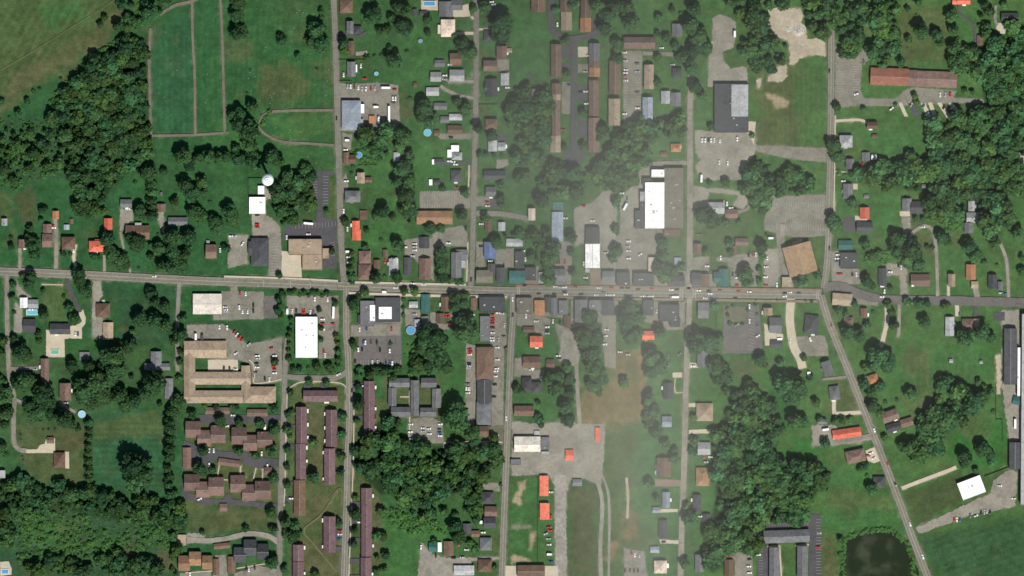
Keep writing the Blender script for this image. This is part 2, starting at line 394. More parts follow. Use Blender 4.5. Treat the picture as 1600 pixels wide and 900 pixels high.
# woods: polygon ; spacing ; mean radius ; share
WOOD = """
80 182,95 142,128 122,145 86,180 66,202 60,222 62,229 95,232 180,231 222,226 244,208 252,210 262,195 270,176 295,160 315,148 340,135 340,121 325,118 300,115 285,100 270,96 240,110 225,120 200,100 190;10;8
0 196,50 200,96 196,104 240,92 262,40 268,16 292,0 284;15;6.5
100 142,128 124,90 184,64 184;14;6
225 0,262 0,262 8,240 30,222 40,205 55,180 58,196 30,205 12;15;6
1140 0,1205 0,1198 25,1200 45,1215 60,1232 72,1233 76,1222 96,1212 112,1178 110,1165 95,1155 75,1165 50,1150 20;11;7.5
1212 0,1296 0,1296 12,1255 14,1240 8,1215 8;10;7
1258 18,1296 12,1296 55,1272 58,1262 45;10;8
1304 0,1345 0,1352 20,1345 50,1338 75,1328 93,1316 85,1316 60,1305 30;10;8
1360 0,1400 0,1404 28,1399 45,1408 52,1400 75,1410 95,1411 113,1397 116,1370 98,1360 75;10;8
1527 2,1546 5,1551 25,1552 50,1540 56,1528 40;10;8
1478 95,1505 78,1545 72,1577 60,1577 40,1604 38,1604 235,1588 250,1590 265,1604 278,1604 310,1582 302,1568 292,1572 312,1582 330,1585 358,1550 362,1530 345,1530 320,1508 310,1504 335,1480 345,1450 340,1452 315,1440 302,1400 288,1380 292,1360 292,1336 280,1336 270,1366 272,1372 250,1396 250,1404 262,1418 258,1420 243,1445 250,1452 240,1450 215,1445 195,1452 185,1500 182,1535 178,1540 140,1532 122,1515 120,1475 105;10;8.5
565 198,605 195,612 210,605 240,595 250,575 240,565 220;9;8
620 222,645 222,645 355,628 352,632 320,640 300,628 290,624 250;9;7
430 290,450 280,470 282,488 292,490 315,480 325,466 334,462 350,442 352,433 332,427 308;9;8
800 150,830 140,868 135,878 178,868 200,850 215,852 235,845 250,830 258,815 255,803 240,800 225,810 205,797 195,795 175;9.5;8.5
862 250,880 250,885 265,915 262,917 280,905 300,890 308,870 305,845 300,842 285,855 270;9.5;8
935 255,945 240,960 232,975 238,1000 225,1020 236,1018 252,1000 264,985 288,955 298,935 290,922 270;9.5;8
960 190,990 192,1018 180,1072 180,1070 205,1048 212,1020 218,985 215,975 230,962 220;9.5;8
1165 268,1172 248,1190 248,1196 268,1215 275,1235 258,1255 265,1274 290,1262 303,1215 302,1205 308,1203 325,1190 335,1175 330,1165 305,1158 282;9.5;8
828 392,838 372,862 372,868 400,866 430,862 443,852 440,845 425,832 415;9.5;8.5
788 368,820 362,860 362,858 374,825 374;9;6
553 577,590 574,622 574,624 590,600 593,556 588;7;5
550 694,575 687,592 682,606 648,622 660,618 680,637 694,690 700,784 702,784 720,770 733,754 753,740 763,730 752,712 755,700 775,680 770,668 790,650 780,640 800,625 790,612 770,596 775,588 745,560 740,550 722;10;8.5
630 770,660 768,690 780,700 800,660 812,630 806;16;7
655 533,668 514,690 520,708 545,712 572,702 584,672 582,648 576,640 560;17;8
740 765,752 762,752 800,738 800,722 795,728 780;8;7
1140 612,1165 605,1180 607,1200 622,1206 642,1220 660,1220 676,1208 695,1208 715,1217 732,1260 726,1298 736,1288 760,1262 772,1263 800,1256 815,1240 820,1198 814,1184 830,1190 850,1172 860,1140 856,1112 892,1101 872,1100 842,1092 832,1110 828,1124 806,1120 782,1128 768,1116 750,1117 720,1122 690,1112 668,1136 660,1142 640;10;9
1465 590,1480 587,1495 592,1500 602,1512 592,1520 605,1526 613,1540 623,1544 630,1530 636,1512 641,1510 660,1490 670,1475 680,1472 702,1460 718,1440 716,1425 705,1408 690,1410 682,1422 690,1433 685,1440 670,1437 656,1456 645,1460 625,1464 605;10;8.5
0 748,30 745,60 758,92 757,100 770,130 762,160 768,186 775,206 786,226 770,240 775,247 795,258 782,264 765,280 778,290 800,297 815,286 832,262 818,230 806,200 800,160 800,120 800,80 795,40 800,0 790;10;8
44 880,62 872,82 876,100 868,130 876,140 892,150 902,46 902;10;7.5
150 882,160 866,185 860,200 882,210 872,240 874,250 900,146 902;10;7.5
268 838,282 836,280 900,268 900;8;6
0 800,16 805,18 835,22 850,10 858,0 855;9;7
0 592,8 596,14 620,18 650,10 662,0 662;9;8
1430 0,1436 0,1440 6,1430 8;6;4
"""
SCRUB = """
0 178,40 190,80 184,100 192,118 205,108 226,96 240,100 268,85 275,40 285,22 300,0 292;300;2.6
100 150,130 126,146 90,180 68,200 62,180 60,150 82,120 110,85 150,70 182;150;2.4
18 790,60 800,160 802,230 808,284 834,268 860,250 862,200 860,160 866,130 872,90 866,50 875,30 892,28 850,22 810;520;2.4
600 790,640 805,690 815,700 835,640 835,605 820;120;2.4
185 60,230 40,228 10,205 5,190 30;60;2.2
1345 395,1390 392,1390 412,1352 412;60;2
1475 345,1508 338,1512 355,1480 365;60;2
1310 270,1350 272,1350 282,1318 275;24;2
1345 10,1358 12,1358 40,1344 40;22;2
555 240,575 245,600 250,590 262,560 260;30;2
400 180,425 172,415 195,402 205;20;2
650 515,720 560,640 590,630 545;50;2.2
"""
# paved and bare surfaces: name|material|polygon
LOT = """
parking_lot|old|525 131,600 130,622 133,625 195,612 202,570 206,527 204
parking_lot|dark|758 6,782 8,784 22,764 22
forecourt|conc|701 16,724 8,732 6,735 26,701 27
terrace|conc|658 0,684 0,684 16,658 16
forecourt|old|777 93,795 93,795 112,777 110
track|dark|820 150,818 128,826 116,836 114,830 120,826 132,828 150
car_park|dark|878 62,893 66,893 92,878 92
car_park|dark|878 98,893 98,893 112,878 112
car_park|conc|903 73,921 73,921 89,903 89
car_park|old|903 100,920 100,920 113,903 113
car_park|old|878 128,893 128,893 178,878 178
car_park|dark|902 132,919 132,919 158,902 158
car_park|dark|902 186,919 188,919 214,902 214
turning_circle|dark|914 245,912 253,907 259,900 262,892 262,884 259,880 252,879 245,880 237,885 232,893 228,900 228,908 232,912 238
turning_circle|dark|923 32,932 28,941 32,941 46,932 56,924 54
parking_lot|old|974 80,1003 80,1003 194,974 194
gravel_yard|gravel|1113 28,1125 23,1138 26,1150 35,1150 60,1145 75,1128 82,1130 95,1143 108,1160 104,1168 106,1168 131,1106 135,1107 85,1114 60
parking_lot|old|1306 74,1318 82,1335 93,1350 76,1362 78,1364 90,1347 100,1344 140,1350 153,1398 155,1416 140,1430 136,1460 139,1495 142,1490 152,1535 155,1539 161,1490 161,1450 163,1400 166,1340 165,1304 169
parking_strip|conc|1404 161,1409 160,1419 182,1413 182
parking_strip|dark|1418 161,1430 161,1440 182,1428 182
parking_strip|conc|1439 161,1446 161,1456 184,1449 184
parking_strip|conc|1450 160,1456 160,1466 186,1458 186
parking_strip|conc|1464 161,1470 160,1490 188,1482 188
parking_strip|conc|1482 161,1488 160,1510 186,1502 186
forecourt|conc|1558 36,1576 36,1576 46,1570 53,1562 52,1556 44
gravel_yard|gravel|188 326,207 326,209 344,200 348,196 355,188 365,187 340
drive|gravel|244 331,256 331,257 358,251 358
gravel_yard|gravel|413 293,425 300,424 312,416 308,416 335,430 345,438 360,438 372,394 372,394 335,415 334
parking_lot|dark|489 267,521 267,521 273,515 275,513 318,504 323,505 340,526 343,526 378,503 378,502 371,451 371,442 378,441 372,446 352,470 348,494 343,496 320,488 318
parking_lot|dark|503 378,526 378,526 420,504 420,504 400,514 400,514 388,503 388
parking_lot|conc|440 392,471 394,471 420,472 437,440 435
parking_lot|gravel|357 366,388 368,387 412,370 415,356 420
parking_lot|old|420 364,439 364,440 437,420 435
forecourt|old|533 283,541 270,544 290,541 305,536 300
gravel_yard|old|543 210,550 210,548 234,536 234,535 206
parking_lot|striped|656 299,735 297,738 325,656 325
forecourt|old|742 308,766 309,766 322,742 322
forecourt|dark|765 309,778 309,778 326,765 325
forecourt|old|776 249,794 249,794 258,776 266
forecourt|dark|776 208,789 208,789 224,778 222
forecourt|old|682 209,735 209,735 217,688 217
forecourt|dark|693 252,736 252,736 258,694 258
parking_lot|old|676 365,690 358,722 352,730 364,732 384,676 386
gravel_yard|gravel|898 325,926 316,950 292,964 300,964 440,940 440,940 384,913 380,900 384,898 350
gravel_yard|gravel|1000 258,1018 258,1015 280,1005 285,998 330,992 345,985 360,970 360,968 315,985 290
parking_lot|old|963 362,1000 350,1037 358,1036 400,1012 402,1010 425,986 425,986 445,963 425
gravel_yard|gravel|1085 202,1110 205,1180 206,1183 230,1176 245,1160 265,1158 281,1100 281,1086 262,1096 250,1087 240
forecourt|conc|1166 190,1181 190,1178 226,1170 210,1162 205
parking_lot|old|1180 227,1292 231,1292 253,1266 252,1220 246,1182 236
gravel_yard|gravel|1084 296,1108 297,1105 325,1084 326
track|gravel|1083 291,1110 294,1162 298,1172 318,1160 326,1145 320,1155 305,1110 301,1084 299
parking_lot|striped|1206 306,1292 304,1293 368,1250 372,1195 360,1194 344
drive|gravel|1409 338,1422 338,1422 362,1412 362
forecourt|conc|1406 330,1422 330,1422 338,1406 338
forecourt|conc|1335 337,1358 338,1354 346,1336 346
forecourt|dark|1318 340,1336 338,1338 362,1318 362
forecourt|conc|1333 287,1340 287,1340 296,1333 296
gravel_yard|gravel|24 440,32 450,44 460,52 468,38 466,28 462,26 450
gravel_yard|gravel|24 470,34 484,36 512,34 520,22 520,22 500
terrace|conc|72 515,110 520,110 528,101 530,101 558,72 558
drive|conc|110 510,124 506,128 502,121 486,130 484,134 496,133 506,128 512,128 529,110 529
drive|gravel|145 438,157 438,161 462,155 470,160 500,160 528,145 528,144 480
drive|conc|159 469,163 468,166 474,162 476
parking_lot|old|346 455,360 455,361 447,371 447,371 455,412 456,412 498,333 500,333 492,347 492
parking_lot|tar|412 462,434 462,434 497,412 498
parking_lot|old|292 508,348 506,362 516,386 538,440 527,441 590,416 600,396 596,392 570,372 562,326 562,326 556,355 556,350 531,292 531
forecourt|conc|325 562,372 562,372 580,325 580
lot|old|806 416,842 416,842 446,806 444
lot|old|866 412,892 414,892 446,866 446
lot|old|938 420,962 420,1073 424,1073 448,938 447
lot|old|806 466,888 467,888 497,850 494,806 490
lot|old|892 469,966 470,964 500,892 512
lot|old|1002 470,1070 472,1070 514,1040 516,1030 510,1002 500
lot|old|1084 428,1118 428,1118 449,1084 449
parking_lot|old|448 462,528 462,530 500,522 560,498 560,498 494,462 494,448 490
parking_lot|tar|560 502,626 498,628 570,553 570,552 550,560 545
parking_lot|old|548 508,562 508,626 506,626 524,548 526
parking_lot|old|586 460,628 460,628 506,586 502
parking_lot|old|632 375,650 372,676 372,678 440,646 402,632 400
forecourt|old|744 377,757 378,757 416,750 418,744 414
gravel_yard|old|774 390,804 388,804 418,775 418
parking_lot|old|865 378,892 376,894 420,882 420,882 414,866 414
plaza|brick|922 420,938 420,938 447,922 447
plaza|brick|824 438,841 438,841 447,824 447
forecourt|old|806 490,850 494,862 500,850 524,808 508
gravel_yard|old|867 505,890 514,905 520,905 560,880 548,872 525
parking_lot|old|940 492,962 494,962 575,946 574,942 540
parking_lot|old|766 489,791 489,791 541,766 541
lot|old|672 488,682 488,684 506,704 506,704 488,712 500,700 515,672 515
lot|old|632 482,656 484,658 520,634 510
parking_lot|old|1083 402,1108 400,1108 428,1083 428
parking_lot|old|1120 402,1142 402,1150 398,1184 396,1185 430,1182 447,1142 447,1142 420,1134 410,1120 408
parking_lot|gravel|1194 390,1216 388,1218 430,1212 446,1194 447
parking_lot|old|1212 362,1226 362,1224 410,1234 430,1218 432,1216 395
parking_lot|tar|1130 476,1136 476,1136 505,1168 505,1168 476,1186 476,1192 552,1128 552,1130 510
planting_bed|bare|1138 479,1167 479,1167 503,1138 503
lot|conc|1194 505,1206 510,1206 520,1224 522,1224 530,1208 540,1195 540
parking_lot|old|1240 526,1288 524,1294 545,1294 556,1246 556
parking_lot|old|1298 392,1313 392,1313 420,1342 420,1345 444,1300 444
gravel_yard|gravel|1385 412,1416 414,1418 462,1408 462,1406 430,1385 430
parking_lot|old|1334 462,1352 468,1372 472,1372 478,1336 474
gravel_yard|gravel|1564 485,1592 484,1594 545,1568 545,1566 515
pad|dark|1553 488,1570 487,1570 501,1553 501
gravel_yard|gravel|1565 540,1593 540,1595 690,1578 690,1566 610
forecourt|conc|1085 630,1088 630,1088 636,1076 636,1076 630
forecourt|conc|1076 672,1112 670,1112 677,1076 678
forecourt|conc|1051 582,1066 582,1066 590,1051 590
forecourt|conc|1076 566,1092 568,1092 575,1076 575
deck|brick|1023 748,1064 750,1064 760,1023 760
drive|conc|1030 795,1059 795,1059 800,1030 801
drive|conc|1030 843,1061 844,1061 850,1032 849
parking_lot|old|975 856,1006 862,1012 902,975 902
parking_lot|old|1132 858,1150 856,1175 862,1176 902,1148 902,1148 874,1132 872
parking_lot|dark|1186 818,1195 812,1264 812,1264 804,1283 803,1284 902,1264 902,1264 828,1194 828,1203 850,1202 902,1182 902
gravel_yard|gravel|800 658,840 662,870 660,908 661,945 663,943 730,938 762,915 748,892 750,886 768,870 765,858 742,840 741,800 744
gravel_yard|gravel|880 515,905 520,906 555,900 572,884 572,872 560
track|ballast|866 742,884 742,886 902,868 902
lot|old|830 577,850 577,852 590,832 592,804 588,804 560,816 558
parking_lot|old|728 536,743 540,743 640,740 682,730 684,728 640
parking_lot|old|772 540,788 540,786 665,768 665,768 600,772 596
lot|bare|766 666,786 664,786 690,766 682
parking_lot|old|640 656,656 652,676 652,690 660,693 692,640 694
parking_lot|tar|692 691,785 692,785 698,692 700
drive|old|754 754,780 754,782 768,752 764
gravel_yard|gravel|658 846,676 866,700 872,782 870,782 874,736 876,740 902,652 902
forecourt|conc|788 884,872 884,872 902,788 902
drive|conc|40 702,58 702,62 695,70 693,72 686,86 685,86 708,40 708
terrace|conc|100 706,108 706,108 732,102 732
deck|conc|0 878,14 877,18 888,18 898,0 900
parking_lot|dark|310 648,440 648,440 656,416 664,400 660,372 664,352 668,331 662,314 664
parking_lot|dark|287 688,298 692,318 700,352 706,376 704,404 714,440 718,440 730,420 732,400 732,376 722,340 716,325 728,300 730,286 734
parking_lot|dark|284 752,290 762,302 772,330 780,350 780,352 772,360 772,362 780,440 788,440 794,400 792,352 788,318 788,290 780,284 774
parking_lot|gravel|292 833,318 832,322 845,292 850
parking_lot|old|336 868,352 866,356 900,332 902
parking_lot|old|366 896,404 884,440 890,440 902,366 902
parking_lot|old|281 896,330 893,330 902,281 902
gravel_yard|gravel|1268 664,1300 664,1346 684,1366 676,1366 686,1330 694,1270 696
lot|conc|1352 704,1368 698,1376 720,1366 724,1356 720
lot|bare|1438 628,1457 623,1459 641,1446 646
gravel_yard|gravel|1431 824,1470 806,1505 790,1548 770,1552 752,1578 732,1590 738,1586 792,1562 796,1520 804,1436 834
dirt_pile|sand|1201 16,1210 12,1250 13,1256 25,1250 38,1258 46,1262 60,1275 60,1290 66,1290 88,1266 86,1250 92,1240 102,1232 100,1234 84,1232 64,1212 56,1200 36
dirt|sand|1216 104,1228 100,1230 118,1222 128,1200 126,1202 118
dirt|sand|1182 124,1190 122,1188 136,1184 138
dirt|sand|1556 556,1564 554,1564 616,1557 617
dirt|sand|1588 240,1602 234,1602 264,1590 258
court|dark|553 613,556 613,556 620,553 620
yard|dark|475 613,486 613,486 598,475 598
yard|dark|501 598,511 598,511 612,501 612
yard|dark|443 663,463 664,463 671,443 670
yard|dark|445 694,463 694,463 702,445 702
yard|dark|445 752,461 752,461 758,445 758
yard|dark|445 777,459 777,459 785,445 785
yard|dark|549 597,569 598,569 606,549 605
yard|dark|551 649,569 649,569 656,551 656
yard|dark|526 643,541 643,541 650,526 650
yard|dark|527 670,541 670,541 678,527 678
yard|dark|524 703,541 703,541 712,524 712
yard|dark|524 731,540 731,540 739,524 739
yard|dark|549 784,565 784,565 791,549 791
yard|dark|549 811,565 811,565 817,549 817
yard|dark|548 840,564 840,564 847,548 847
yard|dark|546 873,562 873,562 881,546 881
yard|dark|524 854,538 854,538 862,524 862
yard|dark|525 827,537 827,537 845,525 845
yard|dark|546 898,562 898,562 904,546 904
"""
# roads and paths: name|material|width|points
ROAD = """
road|road|13|-12 424,0 424,100 428,200 433,320 439,440 443,530 447,620 450,740 453,800 455,960 457,1120 459,1283 461
road|tar|14|1286 452,1300 447,1320 449,1340 458,1370 466,1410 469,1500 470,1570 472,1612 473
road|road|9|521 -8,523 40,525 100,527 180,530 280,533 380,538 447
road|road|8|744 -8,744 60,743 180,740 300,738 400,735 452
road|lane|9|1077 66,1080 100,1079 140,1078 180,1078 320,1077 456
road|road|10|1299 -8,1299 60,1298 180,1296 300,1293 400,1287 450
road|road|11|1283 461,1296 505,1330 590,1365 680,1400 770,1425 838,1452 908
road|road|10|802 456,801 500,798 545,795 620,791 720,787 820,784 908
road|lane|9|1078 459,1074 540,1071 620,1069 720,1066 800,1063 908
road|road|10|541 447,541 520,544 560,546 640,543 720,541 800,537 908
road|road|8|449 528,446 560,444 620,441 700,438 790,436 908
road|road|8|446 588,470 590,520 590,540 582,545 570
road|dark|10|862 -8,861 20,862 44,870 54,884 60,898 61,920 56,934 50
road|dark|9|897 58,897 120,896 180,896 240
lane|old|7|10 428,11 500,13 560,15 590,22 622,21 655,22 690,30 702,41 704
lane|old|6|280 440,278 480,277 518,277 580
lane|track|4|300 -6,301 60,304 120,305 212
lane|track|4|344 -6,347 60,349 130,351 206
lane|track|4|235 44,233 100,235 180,236 214,232 226
lane|track|5|250 22,275 8,300 2,312 -6
lane|track|4|236 212,300 211,358 207
lane|track|4|522 227,480 224,445 222,422 214,408 204,404 196,410 182,422 175,450 173,521 172
path|earth|1.3|0 110,60 75,100 50,140 25,182 -2
driveway|gravel|5|31 388,31 420
driveway|lane|6|86 336,88 380,87 420
driveway|conc|5|118 382,115 400,119 420
driveway|gravel|4|163 398,163 424
driveway|gravel|3|188 362,194 392,200 412,204 426
driveway|gravel|3|254 356,257 372
driveway|dark|7|104 434,110 455,118 472,125 488
driveway|old|5|14 576,62 575
driveway|gravel|4|22 623,34 628,40 622
driveway|gravel|4|94 628,104 636,118 644
driveway|old|8|744 333,780 334,808 338,826 342
driveway|old|6|1004 83,1030 84,1055 85,1074 86
driveway|lane|7|1020 256,1073 254
driveway|lane|5|744 127,724 127,700 128
driveway|gravel|5|742 153,720 150,700 142,688 134
driveway|conc|4|1304 189,1340 187,1354 191
driveway|conc|2|1304 268,1336 270
driveway|gravel|7|1414 362,1418 384,1430 394
driveway|gravel|5|1418 386,1421 372,1430 360,1446 353,1458 362,1462 385,1464 420,1465 466
driveway|gravel|5|1545 358,1562 380,1572 405,1575 440,1576 468
driveway|conc|4|1482 428,1482 466
driveway|gravel|8|1524 450,1527 466
driveway|conc|7|1385 474,1386 500,1382 520,1376 545
driveway|gravel|5|1405 474,1404 520,1400 524
driveway|conc|6|1495 474,1496 494
driveway|dark|5|1525 476,1524 500
driveway|conc|13|1236 466,1234 500,1240 540,1250 560,1254 576
driveway|gravel|6|904 552,901 570,902 610,906 662
driveway|conc|6|1304 622,1303 640,1308 646,1346 644
driveway|old|4|1284 593,1322 589
driveway|old|7|1304 690,1340 684,1366 680
driveway|conc|6|1409 763,1440 751,1480 736,1494 730
driveway|gravel|8|438 850,420 838,390 834,350 842,320 845,292 842
driveway|dark|4|1497 8,1504 24,1520 38,1524 56,1524 70
driveway|old|4|1556 8,1555 30,1558 40
driveway|gravel|6|926 735,936 760,941 790,938 850,939 902
driveway|gravel|4|940 742,949 765,952 800,951 902
driveway|sand|4|979 746,981 780,980 810
driveway|dark|4|525 53,545 53,560 57,572 50
driveway|gravel|6|556 84,574 82
driveway|gravel|8|1223 350,1221 372
driveway|old|5|1160 300,1172 312,1168 326,1150 332
driveway|conc|4|736 26,742 30
driveway|conc|5|712 52,742 52
driveway|conc|3|748 46,772 44
driveway|old|4|682 118,700 126
sidewalk|brick|4|806 446.5,880 448,960 448.5,1070 450,1073 450
sidewalk|brick|4|1082 450.5,1180 452,1284 453
sidewalk|brick|4|808 464,880 465,960 467,1068 468
sidewalk|brick|4|1084 468,1180 470,1278 471
sidewalk|conc|4|545 458,640 461,720 463,792 464
sidewalk|conc|3|548 441,640 443,728 445
sidewalk|conc|3|350 432,420 434,472 436,528 439
sidewalk|conc|2|731 378,729 440
sidewalk|conc|2|733 258,732 292
path|conc|1.6|448 640,450 612,462 600,480 596,520 597,538 602,542 616,541 640
path|conc|1.6|447 660,446 720,444 790
path|conc|1.6|553 640,552 720,549 800,545 900
path|conc|1.6|389 562,396 570,398 586,397 598,420 597,440 592
path|conc|1.5|344 720,341 745,356 750
path|conc|1.5|376 728,376 742,384 746
path|conc|1.5|400 731,396 748
path|conc|1.5|411 732,410 750
path|conc|1.5|640 610,640 660,638 694
path|conc|1.6|625 620,640 620
path|conc|2|693 692,740 690,785 691
path|conc|1.5|290 895,332 892
path|conc|1.5|370 888,420 880
path|conc|2|1199 854,1218 853
path|conc|2.2|1218 853,1221 902
path|conc|2|1243 853,1264 851
path|conc|2|1305 180,1304 260,1303 330
path|conc|1.5|65 444,98 445
path|conc|1.5|1055 590,1055 612,1067 613
ditch|earth|3|528 766,522 776,500 806,475 828,490 850,526 893
path|earth|2|515 780,528 764,534 768,532 790
fence_line|earth|2|862 470,862 500
"""
# cars: x y colour [v|angle]   w white s silver g grey k black r red b blue n brown
CAR = """
537 117 w v,570 123 r,564 103 w v,543 135 s v,548 135 w v,554 136 n v,560 137 w v,566 139 s v,572 139 w v,580 139 r v,586 138 s v,617 140 r,614 154 w v,618 154 w v,615 161 g,
703 101 w,713 101 r,695 118 w,694 124 s,793 137 w,768 3 w,771 7 s,793 113 g,920 87 w,915 112 s,889 133 b,907 144 k,915 143 w,916 162 w,880 203 r,871 38 w v,
976 82 w,977 95 s,978 109 w,977 114 w,977 118 r,978 126 w,976 178 w,996 100 g,996 112 s,996 145 g,996 169 w,1034 75 w,1051 101 s,
1338 147 w 20,1354 80 w v,1350 97 g v,1393 170 w 40,1424 164 s 60,1443 166 g 60,1475 168 k 60,1488 168 w 40,1449 178 w 40,1469 148 w v,1477 148 s v,1485 148 r v,1296 111 k v,
200 327 w,402 336 k,402 351 r,402 355 r,540 234 w,541 283 w,526 185 k v,537 330 w v,543 358 w v,
714 293 r,702 252 w,708 253 w,712 257 w,761 316 r,762 322 w,728 357 k v,752 350 w,884 341 w,926 345 w,912 322 r,705 215 k,
1097 219 w v,1102 219 w v,1107 219 k v,1111 219 w v,1116 219 w v,1125 220 w v,1152 217 w v,1124 254 w v,1137 255 w v,972 302 w,1131 317 w v,1136 318 w v,1142 325 w,980 311 g v,
1348 257 r v,1363 271 r,1318 283 w,1442 355 w,
40 389 w,115 391 w v,82 353 r,84 356 w,118 522 w v,122 522 b v,48 484 w,241 432 w,55 577 s,103 630 w,
344 391 w v,379 381 w 60,361 369 w,366 369 s,448 371 w v,482 366 w,545 402 w,546 410 w,545 416 k,602 408 r v,
375 459 r v,384 459 w v,352 480 w,353 484 w,353 487 s,374 480 w v,379 487 w v,387 487 w v,396 477 k v,396 486 k v,
343 511 w v,355 512 w v,366 519 r 50,370 523 w 50,374 527 r 50,378 531 r 50,389 538 s 40,369 552 w 30,402 556 w,403 560 s,401 568 k,402 574 w,400 582 g,414 592 k v,421 593 w v,424 544 r 20,429 556 w,429 561 k,427 569 r,428 573 r,429 577 r,429 583 w,350 576 k v,359 577 k v,368 577 w,
457 486 w v,463 486 k v,473 487 r v,476 487 r v,485 488 w v,490 488 g v,492 467 w v,512 468 w v,504 499 w,504 506 r,520 506 r,504 515 w,506 549 r v,508 555 w v,
562 515 w v,573 514 b v,612 515 r v,568 535 b v,571 535 w v,580 535 n v,589 535 k v,610 535 k v,560 546 w v,566 546 k v,594 547 k v,609 548 w v,582 566 w v,590 566 s v,603 567 k v,609 567 b v,613 567 w v,555 565 k v,
633 386 w,648 381 w,648 386 s,648 391 w,645 400 s,645 443 w,662 445 w,618 450 w,701 380 w,766 408 w,752 385 k,783 424 w,787 416 k v,817 392 w,821 405 w v,820 446 k,736 437 k v,866 383 w,868 388 w,872 411 r,883 410 r v,912 412 w v,915 434 w,916 438 k,947 395 s,
868 448 w,876 449 s,882 449 w,900 449 r,936 450 w,956 450 r,842 459 k,866 459 k,882 456 k,884 460 w,908 460 k,932 461 w,943 457 g,950 461 w,957 461 w,
972 450 k,981 450 k,997 452 k,1018 451 r,1049 453 w,1058 452 k,1092 454 w,1108 454 k,1110 459 w,1125 453 n,1154 455 r,1171 456 w,1226 463 w,1234 457 w,1226 458 k,1248 458 b,978 462 k,985 463 b,1003 463 w,1011 463 s,1018 463 w,1102 466 w,1111 466 b,1119 467 b,1149 466 k,
699 491 r,700 495 r,702 506 r,663 519 w,648 491 s,738 492 w,770 492 r,770 498 r,770 502 r,770 506 r,770 512 k,770 520 w,769 528 w,769 532 w,778 489 w,784 490 s,788 508 s v,787 526 g,779 531 s v,801 468 w v,801 492 k v,791 654 w v,
822 494 w v,838 502 w,864 502 w v,855 511 w,855 517 k,855 521 s,948 515 w,946 525 w,945 538 w,875 504 k v,872 556 w,874 560 k,830 578 w,846 591 w v,
982 377 w,981 385 s,982 392 w,982 404 w,1000 398 w 30,972 476 r,976 507 r,1026 486 s v,1126 403 w v,1170 399 k v,1177 398 r v,1181 398 w v,1159 416 n,1168 415 w,1183 419 s v,1145 429 k v,1152 434 w,1152 446 r,1199 403 w v,1197 417 w,1196 433 w,1197 446 r,1214 445 w v,1197 367 k v,1105 416 w,1093 367 g,
1171 479 w v,1171 502 w v,1184 508 g v,1184 525 w 30,1151 508 s 30,1235 532 w v,1266 530 w 110,969 550 w,981 554 s,
1309 398 w,1308 404 w,1308 408 b,1310 428 r,1314 428 r,1332 429 k v,1338 429 w v,1296 388 k v,1391 425 w,1408 418 w v,1404 415 k v,1382 455 w v,1378 464 w,1299 508 r v,1564 458 w,1569 459 b,1499 491 b v,1596 500 g v,
734 546 r,735 550 r,734 554 w,733 568 k,733 572 s,732 575 s,731 600 g,731 606 w,731 609 w,731 614 w,777 543 w,790 543 k 30,777 562 w,776 576 w,775 580 w,774 588 w,773 601 k,772 620 k,776 680 w,
642 663 w,641 675 w,642 686 w,661 669 w,670 670 w,661 674 s,671 678 w,662 682 k,688 663 w,687 671 b,687 676 b,688 681 w,702 693 k,709 693 r,731 693 k,757 693 s,
529 585 w 30,550 610 k v,566 603 w,455 779 w,531 830 r,531 835 w,530 842 b,562 816 w,364 649 w,354 666 w,327 704 w v,334 704 w v,409 709 w v,418 728 w v,327 726 w v,312 780 w 20,389 890 w v,398 887 k v,385 888 k v,297 897 w v,
861 769 w,861 808 r v,858 824 r,860 829 r,853 834 s 20,857 842 s,858 851 w,861 878 b,755 832 w,709 872 k,722 871 s,658 855 w v,717 850 r v,729 859 w,681 868 k v,
1083 572 w,1100 713 r v,1110 714 w,1103 722 s,1094 807 w,987 865 r v,992 867 w v,999 868 s v,977 892 n v,985 892 n v,991 892 n v,997 892 n v,1138 869 r,1170 885 w,1171 895 w,1171 874 k,1185 867 w,1278 855 r,1280 833 s,1045 570 g v,1037 847 k,1044 557 g v,1062 553 g 40,
1357 712 r,1365 716 w 30,1361 708 w 20,1366 672 w 110,1387 725 r 110,1399 756 k 110,1422 819 w 110,1442 870 w 110,1491 812 r v,1495 812 w v,1500 812 b v,1525 806 w 20,1533 801 k v,1538 800 s v,1542 799 s v,1547 800 k v,1516 806 g v,1584 779 w,1562 759 w
"""
TRUCK = """
603 137 t 0 14,608 179 t 90 27,588 167 b 0 9,592 187 b 90 12,1148 53 t 90 10,977 323 t 62 12,1096 279 t 88 12,449 486 b 90 10,521 488 t 88 19,601 456 b 0 8,544 393 b 0 8,543 219 b 0 8,1054 464 u 0 14,1205 372 b 0 9,306 526 t 90 10,316 526 k 90 10,1363 245 b 90 8,1368 245 b 90 8,414 667 b 88 8,859 866 b 0 9,1290 671 t 8 10,1586 662 t 90 15,482 349 t -5 15,1379 447 b 0 7,1427 446 b 0 6
"""
POOL = """
671 5.5 r 19 8 blue,588 115 c 3.2 3.2 cyan,657 64 c 3 3 blue,561 242 c 5 5 blue,668 207 c 6 6 cyan,50 488 r 18 9 cyan,86 550 r 14 8 green,128 647 c 6 6 pale,642 516 c 7 7 blue,8 832 c 5 5 blue,8 893 r 12 8 blue,1028 738 c 5 5 cyan,872 322 r 18 12 court
"""
